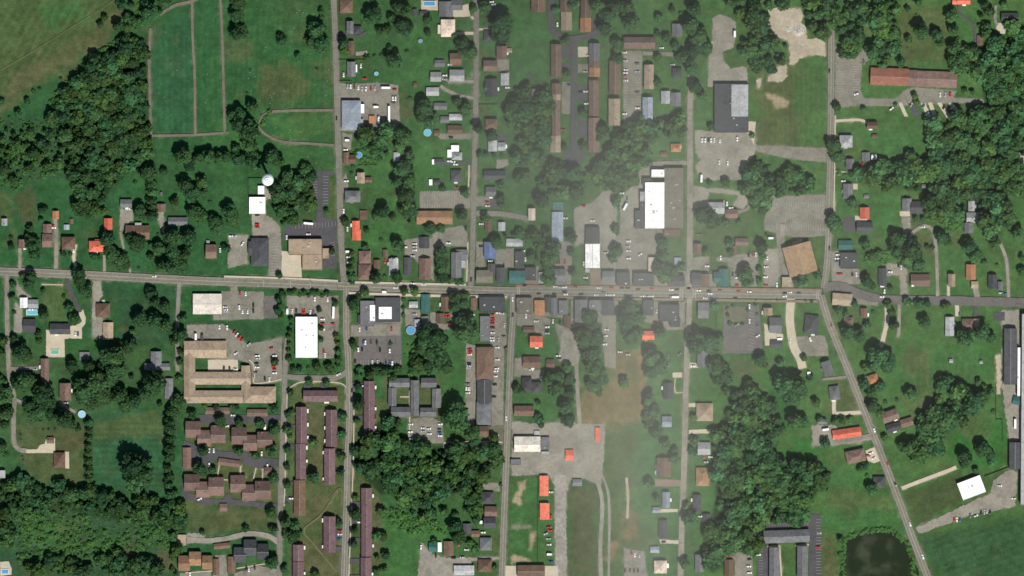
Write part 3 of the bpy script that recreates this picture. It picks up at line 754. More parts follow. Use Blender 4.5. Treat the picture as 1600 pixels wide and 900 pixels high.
FENCE = """
388 278 418 278|388 278 388 306|388 306 400 306;black fence round the lawn beside the white-roofed building
554 234 573 233|560 258 584 257|584 257 584 252;dark board fence beside the round blue pool
1566 690 1566 655|1566 655 1556 655|1556 655 1556 600;thin fence line beside the eastern field
1538 744 1578 729;dark wall running to the black-roofed wing
747 163 776 163;low dark hedge-height fence beside the village road
528 93 570 93;thin fence between two yards on the cemetery road
1094 500 1094 520|1094 520 1119 520|1119 520 1119 490;thin fence round the small green behind the high street
529 126 549 126;short fence north of the junction yard
840 744 840 880;long fence down the rough grass plot
"""
POLE = """447 441,486 440,408 447,437 430,529 452,566 449,349 436,673 461,742 460,1081 412,1172 462,1241 470,241 420"""
# albedo regions of the ground: colour, edge softness, polygon
PAINT = """
olive|22|-20 -20,225 -20,180 40,120 95,60 140,20 170,-20 185
dry|25|10 165,60 130,110 95,150 55,190 15,205 -5,160 40,100 80,40 105,0 130
dry|14|95 120,130 92,160 60,172 70,140 100,105 135
brightg|16|60 10,120 0,130 30,80 45
oak|14|20 300,48 290,56 330,50 350,30 350
olive|10|-10 290,14 292,21 310,20 345,-10 350
scrub|14|0 185,60 180,110 190,108 226,96 245,100 275,40 285,0 290
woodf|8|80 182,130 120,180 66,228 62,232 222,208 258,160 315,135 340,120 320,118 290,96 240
dryg|12|255 90,290 80,285 120,262 115
dryg|20|400 90,470 110,480 150,410 150
lawn2|10|240 50,300 20,302 208,240 208
brightg|14|420 180,515 178,515 215,440 215
olive|10|510 280,524 280,524 340,512 340
brightg|16|560 205,735 205,735 300,640 300,560 300
brightg|14|645 225,690 225,690 300,645 300
brightg|16|575 300,640 310,640 400,575 390
brightg|14|640 30,690 60,690 130,645 140
brightg|16|800 20,850 30,850 130,805 130
brightg|12|1000 20,1035 20,1035 58,1000 58
brightg|12|1085 20,1112 20,1106 60,1090 60
brightg|12|940 20,980 30,980 50,945 50
dryg|20|1185 110,1240 105,1245 225,1180 225
olive|14|1190 120,1235 100,1240 220,1185 220
sand|5|1196 145,1212 148,1232 160,1230 168,1215 168,1205 158
dryg|16|1405 10,1480 10,1485 95,1420 95,1400 60
olive|14|1392 60,1480 80,1480 96,1410 98
brightg|14|1480 15,1526 20,1522 70,1495 66
brightg|14|1365 205,1445 205,1442 245,1372 245
brightg|14|1362 295,1392 298,1392 360,1366 360
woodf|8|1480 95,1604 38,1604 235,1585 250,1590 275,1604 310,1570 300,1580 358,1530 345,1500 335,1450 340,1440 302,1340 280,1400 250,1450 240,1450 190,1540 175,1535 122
brightg|12|1575 290,1604 320,1604 350,1582 330
brightg|14|1470 385,1510 385,1510 470,1470 470
brightg|14|1330 385,1390 385,1395 425,1345 420
dryg|12|1420 365,1460 365,1458 400,1425 390
dryg|12|1416 340,1440 345,1430 360,1420 360
brightg|18|1310 260,1330 262,1330 330,1308 340
olive|12|62 445,105 445,120 490,105 508,66 505
dark|14|155 445,275 450,272 535,190 540,180 480
dark|10|360 503,446 502,445 528,400 540,360 515
lawn2|20|145 640,260 640,258 770,145 765
olive|10|145 660,250 640,256 680,150 690
dryg|14|25 665,132 662,132 760,60 755,40 735,32 710
oak|10|90 680,132 676,132 700,92 705
scrub|18|0 770,60 795,200 800,285 830,285 905,0 905
brightg|16|40 820,100 810,130 860,60 880
brightg|12|125 850,180 835,200 850,150 880
dry|10|196 840,210 830,206 880,196 890
dry|12|240 870,270 850,272 900,245 900
dryg|10|284 788,440 798,440 830,290 832
dry|10|395 796,416 798,412 815,392 812
dryg|8|448 600,545 596,544 765,530 905,450 905,452 780,446 640
dry|14|484 640,508 640,506 760,482 760
dryg|8|288 655,438 655,438 792,288 790
dryg|8|600 590,690 590,690 655,600 655
dry|12|482 775,515 770,512 800,495 815,478 815
dry|12|460 845,500 840,545 880,540 905,480 905
dryg|8|548 620,600 620,600 900,546 905
dry|8|585 780,594 780,594 880,584 880
olive|8|340 728,410 730,410 755,342 750
brightg|12|690 590,728 590,726 650,690 645
brightg|18|600 800,700 800,700 850,640 900,600 905
brightg|18|600 860,640 850,640 905,600 905
brightg|14|650 520,710 525,715 580,650 585
brightg|14|840 610,885 610,890 660,845 655
brightg|12|806 515,900 515,870 560,810 550
brightg|14|1288 735,1395 765,1420 830,1430 870,1310 838,1286 830
rust|18|902 606,950 596,962 552,1012 552,1016 655,960 672,905 664
rust|8|1000 560,1010 562,1008 640,1000 640
olive|16|955 670,1000 665,1012 800,1000 900,955 900
olive|12|945 665,1000 665,1000 860,960 880,950 760
brightg|16|1000 660,1018 690,1020 800,1000 860,985 760
brightg|12|800 750,845 748,845 880,798 880
sand|4|806 752,822 750,822 764,812 766
sand|5|806 770,814 770,814 788,802 786
gravelp|5|800 820,830 818,832 826,798 828
sand|6|828 828,838 830,832 862,824 860
sand|4|798 868,815 866,830 874,832 880,800 880
oak|12|886 765,930 765,934 900,888 900
rust|8|940 860,958 850,960 840,966 848,958 880,945 880
rust|12|976 800,996 800,996 845,976 840
brightg|14|1140 545,1250 545,1230 660,1215 640,1180 600,1140 600
vivid|12|1195 605,1215 600,1236 640,1238 665,1222 668
vivid|16|1212 690,1290 680,1292 735,1225 730
dryg|16|1150 560,1185 570,1170 598,1145 590
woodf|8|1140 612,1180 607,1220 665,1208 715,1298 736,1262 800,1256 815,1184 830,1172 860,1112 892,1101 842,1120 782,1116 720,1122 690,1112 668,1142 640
brightg|14|1290 800,1400 795,1405 835,1310 838
olive|12|1300 760,1390 778,1392 795,1290 790
dry|8|1284 838,1304 838,1310 905,1286 905
darkol|14|1412 770,1500 740,1500 785,1432 818
dark|16|1440 838,1604 800,1604 905,1460 905
vivid|14|1480 660,1575 655,1575 720,1550 735,1480 712
brightg|18|1400 540,1545 535,1545 640,1520 600,1440 620,1400 610
dryg|14|1415 540,1450 545,1450 590,1415 580
dryg|10|1296 590,1345 600,1345 640,1320 640
brightg|12|1296 540,1320 545,1318 580,1300 560
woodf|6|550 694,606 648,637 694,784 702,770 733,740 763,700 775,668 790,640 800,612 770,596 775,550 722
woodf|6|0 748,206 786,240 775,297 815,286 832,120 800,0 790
"""

# ---------------------------------------------------------------- materials
MATS = {}


def nodes(m):
    m.use_nodes = True
    return m.node_tree, m.node_tree.nodes["Principled BSDF"]


def noise_mat(name, col, rough=0.85, layers=((0.08, 0.25), (0.6, 0.2)), obj_var=0.0, spec=0.25, stain=None, world=True):
    """base colour varied by several noises of the surface itself (dirt, wear, patches)"""
    if name in MATS:
        return MATS[name]
    m = bpy.data.materials.new(name)
    nt, b = nodes(m)
    b.inputs["Roughness"].default_value = rough
    b.inputs["Specular IOR Level"].default_value = spec
    if world:
        co = nt.nodes.new("ShaderNodeNewGeometry").outputs["Position"]
    else:
        co = nt.nodes.new("ShaderNodeTexCoord").outputs["Object"]
    prev = None
    for sc, amt in layers:
        n = nt.nodes.new("ShaderNodeTexNoise")
        n.inputs["Scale"].default_value = sc
        n.inputs["Detail"].default_value = 5
        n.inputs["Roughness"].default_value = 0.65
        nt.links.new(co, n.inputs["Vector"])
        mr = nt.nodes.new("ShaderNodeMapRange")
        mr.inputs[1].default_value, mr.inputs[2].default_value = 0.28, 0.72
        mr.inputs[3].default_value, mr.inputs[4].default_value = 1 - amt, 1 + amt
        nt.links.new(n.outputs[0], mr.inputs[0])
        if prev is None:
            prev = mr.outputs[0]
        else:
            mu = nt.nodes.new("ShaderNodeMath")
            mu.operation = 'MULTIPLY'
            nt.links.new(prev, mu.inputs[0])
            nt.links.new(mr.outputs[0], mu.inputs[1])
            prev = mu.outputs[0]
    if obj_var:
        oi = nt.nodes.new("ShaderNodeObjectInfo")
        mr = nt.nodes.new("ShaderNodeMapRange")
        mr.inputs[3].default_value, mr.inputs[4].default_value = 1 - obj_var, 1 + obj_var
        nt.links.new(oi.outputs["Random"], mr.inputs[0])
        mu = nt.nodes.new("ShaderNodeMath")
        mu.operation = 'MULTIPLY'
        nt.links.new(prev, mu.inputs[0])
        nt.links.new(mr.outputs[0], mu.inputs[1])
        prev = mu.outputs[0]
    vm = nt.nodes.new("ShaderNodeVectorMath")
    vm.operation = 'SCALE'
    vm.inputs[0].default_value = col
    nt.links.new(prev, vm.inputs["Scale"])
    out = vm.outputs[0]
    if stain:
        scol, sscale, lo, hi = stain
        n = nt.nodes.new("ShaderNodeTexNoise")
        n.inputs["Scale"].default_value = sscale
        n.inputs["Detail"].default_value = 6
        n.inputs["Roughness"].default_value = 0.7
        nt.links.new(co, n.inputs["Vector"])
        mr = nt.nodes.new("ShaderNodeMapRange")
        mr.inputs[1].default_value, mr.inputs[2].default_value = lo, hi
        nt.links.new(n.outputs[0], mr.inputs[0])
        mx = nt.nodes.new("ShaderNodeMix")
        mx.data_type = 'RGBA'
        mx.inputs[7].default_value = (*scol, 1)
        nt.links.new(mr.outputs[0], mx.inputs[0])
        nt.links.new(out, mx.inputs[6])
        out = mx.outputs[2]
    nt.links.new(out, b.inputs["Base Color"])
    MATS[name] = m
    return m


def plain(name, col, rough=0.5, metal=0.0, coat=0.0, spec=0.5):
    if name in MATS:
        return MATS[name]
    m = bpy.data.materials.new(name)
    nt, b = nodes(m)
    b.inputs["Base Color"].default_value = (*col, 1)
    b.inputs["Roughness"].default_value = rough
    b.inputs["Metallic"].default_value = metal
    b.inputs["Coat Weight"].default_value = coat
    b.inputs["Specular IOR Level"].default_value = spec
    MATS[name] = m
    return m


ROOF = dict(k=(.055, .058, .064), g=(.135, .14, .145), l=(.33, .34, .34), w=(.9, .89, .87), z=(.3, .2, .115), b=(.135, .085, .058), t=(.31, .24, .168),
            r=(.6, .14, .085), n=(.13, .19, .36), e=(.03, .12, .11), m=(.165, .106, .086), o=(.36, .17, .08), p=(.62, .51, .41),
            u=(.24, .28, .33), v=(.15, .092, .098), c=(.66, .61, .53), y=(.14, .13, .1), q=(.24, .1, .065), d=(.26, .15, .08))
RNAME = dict(k='charcoal', g='grey', l='pale grey', w='white', b='brown', t='tan', r='coral red', n='blue', e='teal', m='maroon-brown',
             o='orange-brown', p='cream', u='blue-grey', v='mauve-brown', c='cream-white', y='olive-grey', z='ochre-brown', q='rust-red', d='tawny brown')


def roof_mat(c, flat):
    col = ROOF[c]
    if flat:
        st = (tuple(x * .55 for x in col), .12, .52, .7) if c != 'w' else ((.7, .67, .6), .1, .62, .85)
        fm_ = noise_mat("flat_roof_" + RNAME[c].replace(' ', '_').replace('-', '_'), col, .8, ((.15, .14), (.9, .16)), .06, .3, st)
        if c == 'w' and not fm_.get("seams"):
            fm_["seams"] = 1
            nt = fm_.node_tree
            b_ = nt.nodes["Principled BSDF"]
            out = b_.inputs["Base Color"].links[0].from_socket
            g_ = nt.nodes.new("ShaderNodeNewGeometry")
            s_ = nt.nodes.new("ShaderNodeSeparateXYZ")
            nt.links.new(g_.outputs["Position"], s_.inputs[0])
            for ax, per in ((1, 6.1), (0, 15.3)):
                d_ = nt.nodes.new("ShaderNodeMath")
                d_.operation, d_.inputs[1].default_value = 'DIVIDE', per
                f_ = nt.nodes.new("ShaderNodeMath")
                f_.operation = 'FRACT'
                m_ = nt.nodes.new("ShaderNodeMapRange")
                m_.inputs[1].default_value, m_.inputs[2].default_value = .4 / per, .42 / per
                m_.inputs[3].default_value, m_.inputs[4].default_value = .72, 1.0
                x_ = nt.nodes.new("ShaderNodeVectorMath")
                x_.operation = 'SCALE'
                nt.links.new(s_.outputs[ax], d_.inputs[0])
                nt.links.new(d_.outputs[0], f_.inputs[0])
                nt.links.new(f_.outputs[0], m_.inputs[0])
                nt.links.new(out, x_.inputs[0])
                nt.links.new(m_.outputs[0], x_.inputs["Scale"])
                out = x_.outputs[0]
            nt.links.new(out, b_.inputs["Base Color"])
        return fm_
    return noise_mat("roof_" + RNAME[c].replace(' ', '_').replace('-', '_'), col, .75, ((.12, .2), (.5, .2), (1.3, .28), (4, .15)), .18, .35, (tuple(x * .62 for x in col), .28, .5, .7))


WALLS = [(.62, .6, .55), (.5, .46, .38), (.3, .16, .11), (.42, .4, .38), (.66, .65, .62), (.35, .3, .24)]


def wall_mat(i):
    return noise_mat("wall_siding_%s" % "abcdef"[i], WALLS[i], .8, ((.3, .1), (3, .1)))


SURF = dict(road=((.19, .182, .15), (.03, .14), (.4, .16)), old=((.2, .19, .155), (.05, .18), (.5, .16)), tar=((.125, .118, .11), (.05, .14), (.5, .12)), dark=((.075, .074, .078), (.06, .16), (.7, .12)),
            gravel=((.235, .222, .182), (.045, .22), (.4, .2)), conc=((.44, .39, .295), (.1, .12), (.8, .1)), lane=((.235, .22, .175), (.04, .15), (.5, .14)),
            track=((.14, .132, .1), (.08, .22), (.7, .2)), brick=((.2, .155, .115), (.1, .2), (.9, .2)), bare=((.12, .115, .08), (.1, .2), (.8, .2)),
            sand=((.36, .315, .235), (.06, .2), (.5, .2)), earth=((.11, .12, .06), (.1, .2), (.8, .2)), ballast=((.25, .235, .2), (.05, .28), (.3, .3)))


def surf_mat(k):
    k = 'old' if k == 'striped' else k
    col, a, b = SURF[k]
    st = None
    if k in ('old', 'gravel', 'road', 'lane'):
        st = (tuple(x * .66 for x in col), .06, .5, .7)
    m = noise_mat("surface_" + dict(conc='concrete', old='worn_asphalt', road='road_asphalt', dark='new_asphalt', tar='grey_asphalt', lane='lane_asphalt').get(k, k), col, .92, (a, b, (2.5, .1)), 0, .15, st)
    if k in ('old', 'tar', 'road', 'lane', 'dark') and not m.get("cracks"):
        # cracks sealed with tar
        m["cracks"] = 1
        nt = m.node_tree
        b_ = nt.nodes["Principled BSDF"]
        src = b_.inputs["Base Color"].links[0].from_socket
        g_ = nt.nodes.new("ShaderNodeNewGeometry")
        v_ = nt.nodes.new("ShaderNodeTexVoronoi")
        v_.feature = 'DISTANCE_TO_EDGE'
        v_.inputs["Scale"].default_value = .085
        nt.links.new(g_.outputs["Position"], v_.inputs["Vector"])
        r_ = nt.nodes.new("ShaderNodeMapRange")
        r_.inputs[1].default_value, r_.inputs[2].default_value, r_.inputs[3].default_value, r_.inputs[4].default_value = .012, .04, .8, 1.0
        nt.links.new(v_.outputs["Distance"], r_.inputs[0])
        x_ = nt.nodes.new("ShaderNodeVectorMath")
        x_.operation = 'SCALE'
        nt.links.new(src, x_.inputs[0])
        nt.links.new(r_.outputs[0], x_.inputs["Scale"])
        nt.links.new(x_.outputs[0], b_.inputs["Base Color"])
    return m


# ---------------------------------------------------------------- mesh helpers
def mesh_obj(name, verts, faces, mats, parent=None, fmat=None):
    me = bpy.data.meshes.new(name)
    me.from_pydata([tuple(v) for v in verts], [], faces)
    for m in (mats if isinstance(mats, (list, tuple)) else [mats]):
        me.materials.append(m)
    if fmat:
        me.polygons.foreach_set("material_index", fmat)
    me.update()
    o = bpy.data.objects.new(name, me)
    COL.objects.link(o)
    if parent is not None:
        o.parent = parent
    return o


def empty(name, loc, rz=0.0):
    o = bpy.data.objects.new(name, None)
    o.empty_display_size = 1
    o.location = loc
    o.rotation_euler = (0, 0, rz)
    COL.objects.link(o)
    return o


def tag(o, label, cat, group=None):
    o["label"] = label
    o["category"] = cat
    if group:
        o["group"] = group
    return o


class MB:
    def __init__(s):
        s.v, s.f, s.m = [], [], []

    def add(s, verts, faces, mi=0):
        n = len(s.v)
        s.v += [tuple(v) for v in verts]
        s.f += [tuple(i + n for i in f) for f in faces]
        s.m += [mi] * len(faces)

    def box(s, x0, x1, y0, y1, z0, z1, mi=0, tx=0.0, ty=0.0):
        v = [(x0, y0, z0), (x1, y0, z0), (x1, y1, z0), (x0, y1, z0),
             (x0 + tx, y0 + ty, z1), (x1 - tx, y0 + ty, z1), (x1 - tx, y1 - ty, z1), (x0 + tx, y1 - ty, z1)]
        s.add(v, [(3, 2, 1, 0), (4, 5, 6, 7), (0, 1, 5, 4), (1, 2, 6, 5), (2, 3, 7, 6), (3, 0, 4, 7)], mi)

    def cyl(s, cx, cy, z0, z1, r0, r1, n=16, mi=0, cap=True):
        v = [(cx + r0 * math.cos(2 * math.pi * i / n), cy + r0 * math.sin(2 * math.pi * i / n), z0) for i in range(n)]
        v += [(cx + r1 * math.cos(2 * math.pi * i / n), cy + r1 * math.sin(2 * math.pi * i / n), z1) for i in range(n)]
        f = [(i, (i + 1) % n, n + (i + 1) % n, n + i) for i in range(n)]
        if cap:
            f += [tuple(range(n, 2 * n)), tuple(range(n - 1, -1, -1))]
        s.add(v, f, mi)

    def obj(s, name, mats, parent=None):
        return mesh_obj(name, s.v, s.f, mats, parent, s.m)


def xf(pts, cx, cy, a):
    c, n = math.cos(a), math.sin(a)
    return [(cx + x * c - y * n, cy + x * n + y * c, z) for x, y, z in pts]


# ---------------------------------------------------------------- value noise for the survey grid
def vnoise(px, py, scale, seed):
    r = np.random.RandomState(seed)
    T = r.rand(97, 97)
    out = np.zeros_like(px)
    amp, tot = 1.0, 0.0
    for o in range(4):
        fx, fy = px / scale * 2 ** o + 31.7 * o, py / scale * 2 ** o + 17.3 * o
        ix, iy = np.floor(fx).astype(int), np.floor(fy).astype(int)
        tx, ty = fx - ix, fy - iy
        tx, ty = tx * tx * (3 - 2 * tx), ty * ty * (3 - 2 * ty)
        a, b = T[ix % 97, iy % 97], T[(ix + 1) % 97, iy % 97]
        c, d = T[ix % 97, (iy + 1) % 97], T[(ix + 1) % 97, (iy + 1) % 97]
        out += amp * ((a * (1 - tx) + b * tx) * (1 - ty) + (c * (1 - tx) + d * tx) * ty)
        tot += amp
        amp *= .55
    return out / tot


def poly_sd(px, py, poly):
    """signed distance (positive inside)"""
    P = np.array(poly, float)
    d = np.full(px.shape, 1e9)
    ins = np.zeros(px.shape, bool)
    n = len(P)
    for i in range(n):
        ax, ay = P[i]
        bx, by = P[(i + 1) % n]
        ex, ey = bx - ax, by - ay
        t = np.clip(((px - ax) * ex + (py - ay) * ey) / max(ex * ex + ey * ey, 1e-9), 0, 1)
        d = np.minimum(d, (px - ax - t * ex) ** 2 + (py - ay - t * ey) ** 2)
        if ay != by:
            ins ^= ((ay > py) != (by > py)) & (px < (bx - ax) * (py - ay) / (by - ay) + ax)
    d = np.sqrt(d)
    return np.where(ins, d, -d)


def pts(s):
    return [tuple(float(a) for a in q.split()) for q in s.split(',')]


def smooth(p, per=5):
    if len(p) < 3:
        return p
    P = [p[0]] + p + [p[-1]]
    out = []
    for i in range(1, len(P) - 2):
        a, b, c, d = [Vector(q) for q in P[i - 1:i + 3]]
        for k in range(per):
            t = k / per
            out.append(tuple(.5 * ((2 * b) + (c - a) * t + (2 * a - 5 * b + 4 * c - d) * t * t + (3 * b - a - 3 * c + d) * t ** 3)))
    out.append(p[-1])
    return out


# ---------------------------------------------------------------- ground sheet
LAWN = (.027, .084, .031)
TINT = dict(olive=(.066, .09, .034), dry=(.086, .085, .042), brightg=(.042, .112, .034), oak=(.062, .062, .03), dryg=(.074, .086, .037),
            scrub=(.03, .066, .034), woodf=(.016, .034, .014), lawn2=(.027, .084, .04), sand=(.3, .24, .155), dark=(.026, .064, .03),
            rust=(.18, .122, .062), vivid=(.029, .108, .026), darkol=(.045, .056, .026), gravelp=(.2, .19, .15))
GP = 2.5
gx = np.arange(-40, 1640 + GP, GP)
gy = np.arange(-30, 930 + GP, GP)
GX, GY = np.meshgrid(gx, gy)
gcol = np.ones(GX.shape + (3,)) * np.array(LAWN)
n1, n2, n3 = vnoise(GX + 50, GY + 50, 160, 3), vnoise(GX + 50, GY + 50, 38, 5), vnoise(GX + 50, GY + 50, 12, 8)
east = np.clip((GX - 300) / 900, 0, 1)[..., None]
gcol = gcol * (1 - east * .75) + np.array((.064, .126, .038)) * east * .75
w = np.clip((n1 - .45) * 3.2, 0, 1)[..., None] * .5
gcol = gcol * (1 - w) + np.array((.052, .076, .03)) * w
w = np.clip((n2 - .52) * 4, 0, 1)[..., None] * .35
gcol = gcol * (1 - w) + np.array((.027, .105, .026)) * w


def paint(poly, col, soft, amt):
    global gcol
    P = np.array(poly)
    x0, x1 = P[:, 0].min() - soft, P[:, 0].max() + soft
    y0, y1 = P[:, 1].min() - soft, P[:, 1].max() + soft
    i0, i1 = np.searchsorted(gx, [x0, x1])
    j0, j1 = np.searchsorted(gy, [y0, y1])
    if i1 <= i0 or j1 <= j0:
        return
    S = (slice(j0, j1), slice(i0, i1))
    sd = poly_sd(GX[S], GY[S], poly) + (n3[S] - .5) * soft * 1.6 + (n2[S] - .5) * soft * 1.2
    a = np.clip(sd / soft + .5, 0, 1)
    a = (a * a * (3 - 2 * a))[..., None] * amt
    gcol[S] = gcol[S] * (1 - a) + np.array(col) * a


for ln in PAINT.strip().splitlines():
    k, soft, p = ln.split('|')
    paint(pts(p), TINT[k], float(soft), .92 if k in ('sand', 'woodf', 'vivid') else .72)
for ln in LOT.strip().splitlines():
    nm, k, p = ln.split('|')
    if k in ('gravel', 'sand', 'bare', 'old', 'ballast', 'lane', 'striped'):
        c = SURF['old' if k == 'striped' else k][0]
        paint(pts(p), tuple(.65 * a + .35 * b for a, b in zip(c, (.07, .08, .03))), 4.5 if k in ('gravel', 'sand', 'bare', 'ballast') else 3.0, .85)
for ln in ROAD.strip().splitlines():
    nm, k, wd, p = ln.split('|')
    q = smooth(pts(p), 4)
    if k in ('dark', 'brick', 'earth'):
        continue
    c = SURF[k][0]
    for a, b in zip(q[:-1], q[1:]):
        dx, dy = b[0] - a[0], b[1] - a[1]
        L = math.hypot(dx, dy) or 1
        h = float(wd) / 2 + (1.5 if k in ('road', 'lane') else .5)
        nx, ny = -dy / L * h, dx / L * h
        paint([(a[0] + nx, a[1] + ny), (b[0] + nx, b[1] + ny), (b[0] - nx, b[1] - ny), (a[0] - nx, a[1] - ny)],
              tuple(.6 * u + .4 * v for u, v in zip(c, (.07, .075, .03))), 3.0, .7)
# worn, dry and lush spots of every size, mowing lines in the meadows
for i in range(420):
    x, y, r = rnd.uniform(0, 1600), rnd.uniform(0, 900), rnd.choice((3, 4, 5, 7, 10, 16, 26))
    k = [(x + r * rnd.uniform(.5, 1.3) * math.cos(a * .785), y + r * rnd.uniform(.5, 1.3) * math.sin(a * .785)) for a in range(8)]
    paint(k, TINT[rnd.choice(('dry', 'olive', 'oak', 'brightg', 'dryg', 'dryg', 'darkol'))], max(3, r * .7), rnd.uniform(.15, .5))
for poly, ang, per, amp in (("145 655,262 655,258 768,145 765", 0, 9, .1), ("0 0,180 0,130 50,30 130,0 150", 59, 12, .09), ("1440 840,1600 805,1600 900,1460 900", 18, 10, .08),
                            ("1185 105,1290 100,1290 228,1180 228", 90, 8, .08), ("238 40,344 20,344 205,238 208", 90, 9, .07), ("1490 660,1572 650,1572 720,1500 715", 60, 8, .08),
                            ("1300 800,1400 795,1405 835,1310 838", 5, 8, .08), ("1400 545,1550 540,1550 640,1430 620", 90, 10, .07), ("690 590,728 590,726 650,690 645", 90, 5, .12),
                            ("355 10,518 10,518 165,355 200", 88, 8, .06), ("1372 200,1440 200,1440 245,1372 245", 0, 7, .08)):
    P = pts(poly)
    sd = np.clip(poly_sd(GX, GY, P) / 6, 0, 1)
    c, n = math.cos(math.radians(ang)), math.sin(math.radians(ang))
    ph = (GX * n + GY * c) / per + n2 * .6
    gcol *= (1 + amp * sd * np.sin(2 * math.pi * ph))[..., None]
gcol *= (1 + (n3 - .5) * .5)[..., None]

ny_, nx_ = GX.shape
D = CAM_POS
ddx, uu = (GX - 800) * UNIT, (450 - GY) * UNIT
dyy = -math.sin(TILT) * DIST + uu * math.cos(TILT)
dzz = -math.cos(TILT) * DIST - uu * math.sin(TILT)
ss = -CAM_POS.z / dzz
WX, WY = ddx * ss, CAM_POS.y + dyy * ss
V = np.stack([WX.ravel(), WY.ravel(), np.zeros(WX.size)], 1)
idx = np.arange(nx_ * ny_).reshape(ny_, nx_)
F = np.stack([idx[1:, :-1].ravel(), idx[1:, 1:].ravel(), idx[:-1, 1:].ravel(), idx[:-1, :-1].ravel()], 1)
# outer skirt of the same sheet, to the horizon
BIG = 30000.0
corner = [idx[0, 0], idx[0, -1], idx[-1, -1], idx[-1, 0]]
nV = len(V)
V = np.vstack([V, [(-BIG, BIG, 0), (BIG, BIG, 0), (BIG, -BIG, 0), (-BIG, -BIG, 0)]])
skirt = [tuple(idx[0, :]) + (nV + 1, nV), tuple(idx[:, -1]) + (nV + 2, nV + 1), tuple(idx[-1, ::-1]) + (nV + 3, nV + 2), tuple(idx[::-1, 0]) + (nV, nV + 3)]
me = bpy.data.meshes.new("ground")
me.from_pydata(V.tolist(), [], [tuple(f) for f in F.tolist()] + [tuple(int(q) for q in s) for s in skirt])
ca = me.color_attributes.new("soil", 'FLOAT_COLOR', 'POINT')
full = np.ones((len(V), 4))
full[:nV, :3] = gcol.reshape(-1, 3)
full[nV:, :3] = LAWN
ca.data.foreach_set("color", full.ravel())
gm = bpy.data.materials.new("grassland")
nt, b = nodes(gm)
b.inputs["Roughness"].default_value = 1.0
b.inputs["Specular IOR Level"].default_value = 0.05
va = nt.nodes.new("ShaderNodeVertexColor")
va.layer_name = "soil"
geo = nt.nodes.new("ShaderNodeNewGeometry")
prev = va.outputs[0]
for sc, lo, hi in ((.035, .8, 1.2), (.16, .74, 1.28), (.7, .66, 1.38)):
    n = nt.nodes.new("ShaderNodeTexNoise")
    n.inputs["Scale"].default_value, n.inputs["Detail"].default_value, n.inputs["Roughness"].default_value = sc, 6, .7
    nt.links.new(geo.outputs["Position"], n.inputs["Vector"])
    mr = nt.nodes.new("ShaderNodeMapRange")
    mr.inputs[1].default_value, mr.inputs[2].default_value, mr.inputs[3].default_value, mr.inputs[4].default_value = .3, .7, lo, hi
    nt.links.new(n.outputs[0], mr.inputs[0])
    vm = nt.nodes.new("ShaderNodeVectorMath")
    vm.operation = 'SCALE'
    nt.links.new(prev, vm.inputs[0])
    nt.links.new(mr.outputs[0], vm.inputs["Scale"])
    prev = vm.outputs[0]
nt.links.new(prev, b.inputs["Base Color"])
me.materials.append(gm)
me.update()
ground = bpy.data.objects.new("ground", me)
COL.objects.link(ground)
ground["kind"] = "structure"

# ---------------------------------------------------------------- lots, roads, paths, markings
ROUGH_EDGE = dict(tar=.4, gravel=1.5, sand=1.6, bare=1.2, old=.6, striped=.4, ballast=1.4, track=.6, earth=.5, lane=.5, road=.3, dark=.35, conc=.35, brick=.3)
zlot = [0.02]


def sheet(name, k, poly, z, lift=0.0):
    q = []
    j = ROUGH_EDGE[k]
    n = len(poly)
    for i in range(n):
        a, c = poly[i], poly[(i + 1) % n]
        L = math.hypot(c[0] - a[0], c[1] - a[1])
        m = max(1, int(L / 3))
        for t in range(m):
            q.append((a[0] + (c[0] - a[0]) * t / m + rnd.uniform(-j, j), a[1] + (c[1] - a[1]) * t / m + rnd.uniform(-j, j)))
    w = [at(x, y, z) for x, y in q]
    tri = tessellate_polygon([w])
    m = MB()
    fs = []
    for t in tri:
        a, c, d = [w[i] for i in t]
        up = (c - a).cross(d - a).z
        fs.append(tuple(t) if up > 0 else tuple(reversed(t)))
    m.add(w, fs)
    if lift:
        n2 = len(w)
        ar = sum(w[i].x * w[(i + 1) % n2].y - w[(i + 1) % n2].x * w[i].y for i in range(n2))
        o = len(m.v)
        m.v += [(p.x, p.y, z - lift) for p in w]
        for i in range(n2):
            f = (i, o + i, o + (i + 1) % n2, (i + 1) % n2)
            m.f.append(f if ar > 0 else tuple(reversed(f)))
            m.m.append(0)
    o = m.obj(name, surf_mat(k))
    o["kind"] = "structure"
    return o


for ln in LOT.strip().splitlines():
    nm, k, p = ln.split('|')
    zlot[0] += .0045
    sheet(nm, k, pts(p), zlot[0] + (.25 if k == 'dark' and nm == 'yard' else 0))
zr = zlot[0] + .02


def ribbon(p, wd, j=0.0):
    L, R = [], []
    for i, a in enumerate(p):
        b0, b1 = p[max(i - 1, 0)], p[min(i + 1, len(p) - 1)]
        dx, dy = b1[0] - b0[0], b1[1] - b0[1]
        l = math.hypot(dx, dy) or 1
        h = wd / 2 * (1 + rnd.uniform(-j, j))
        L.append((a[0] - dy / l * h, a[1] + dx / l * h))
        R.append((a[0] + dy / l * h, a[1] - dx / l * h))
    return L, R


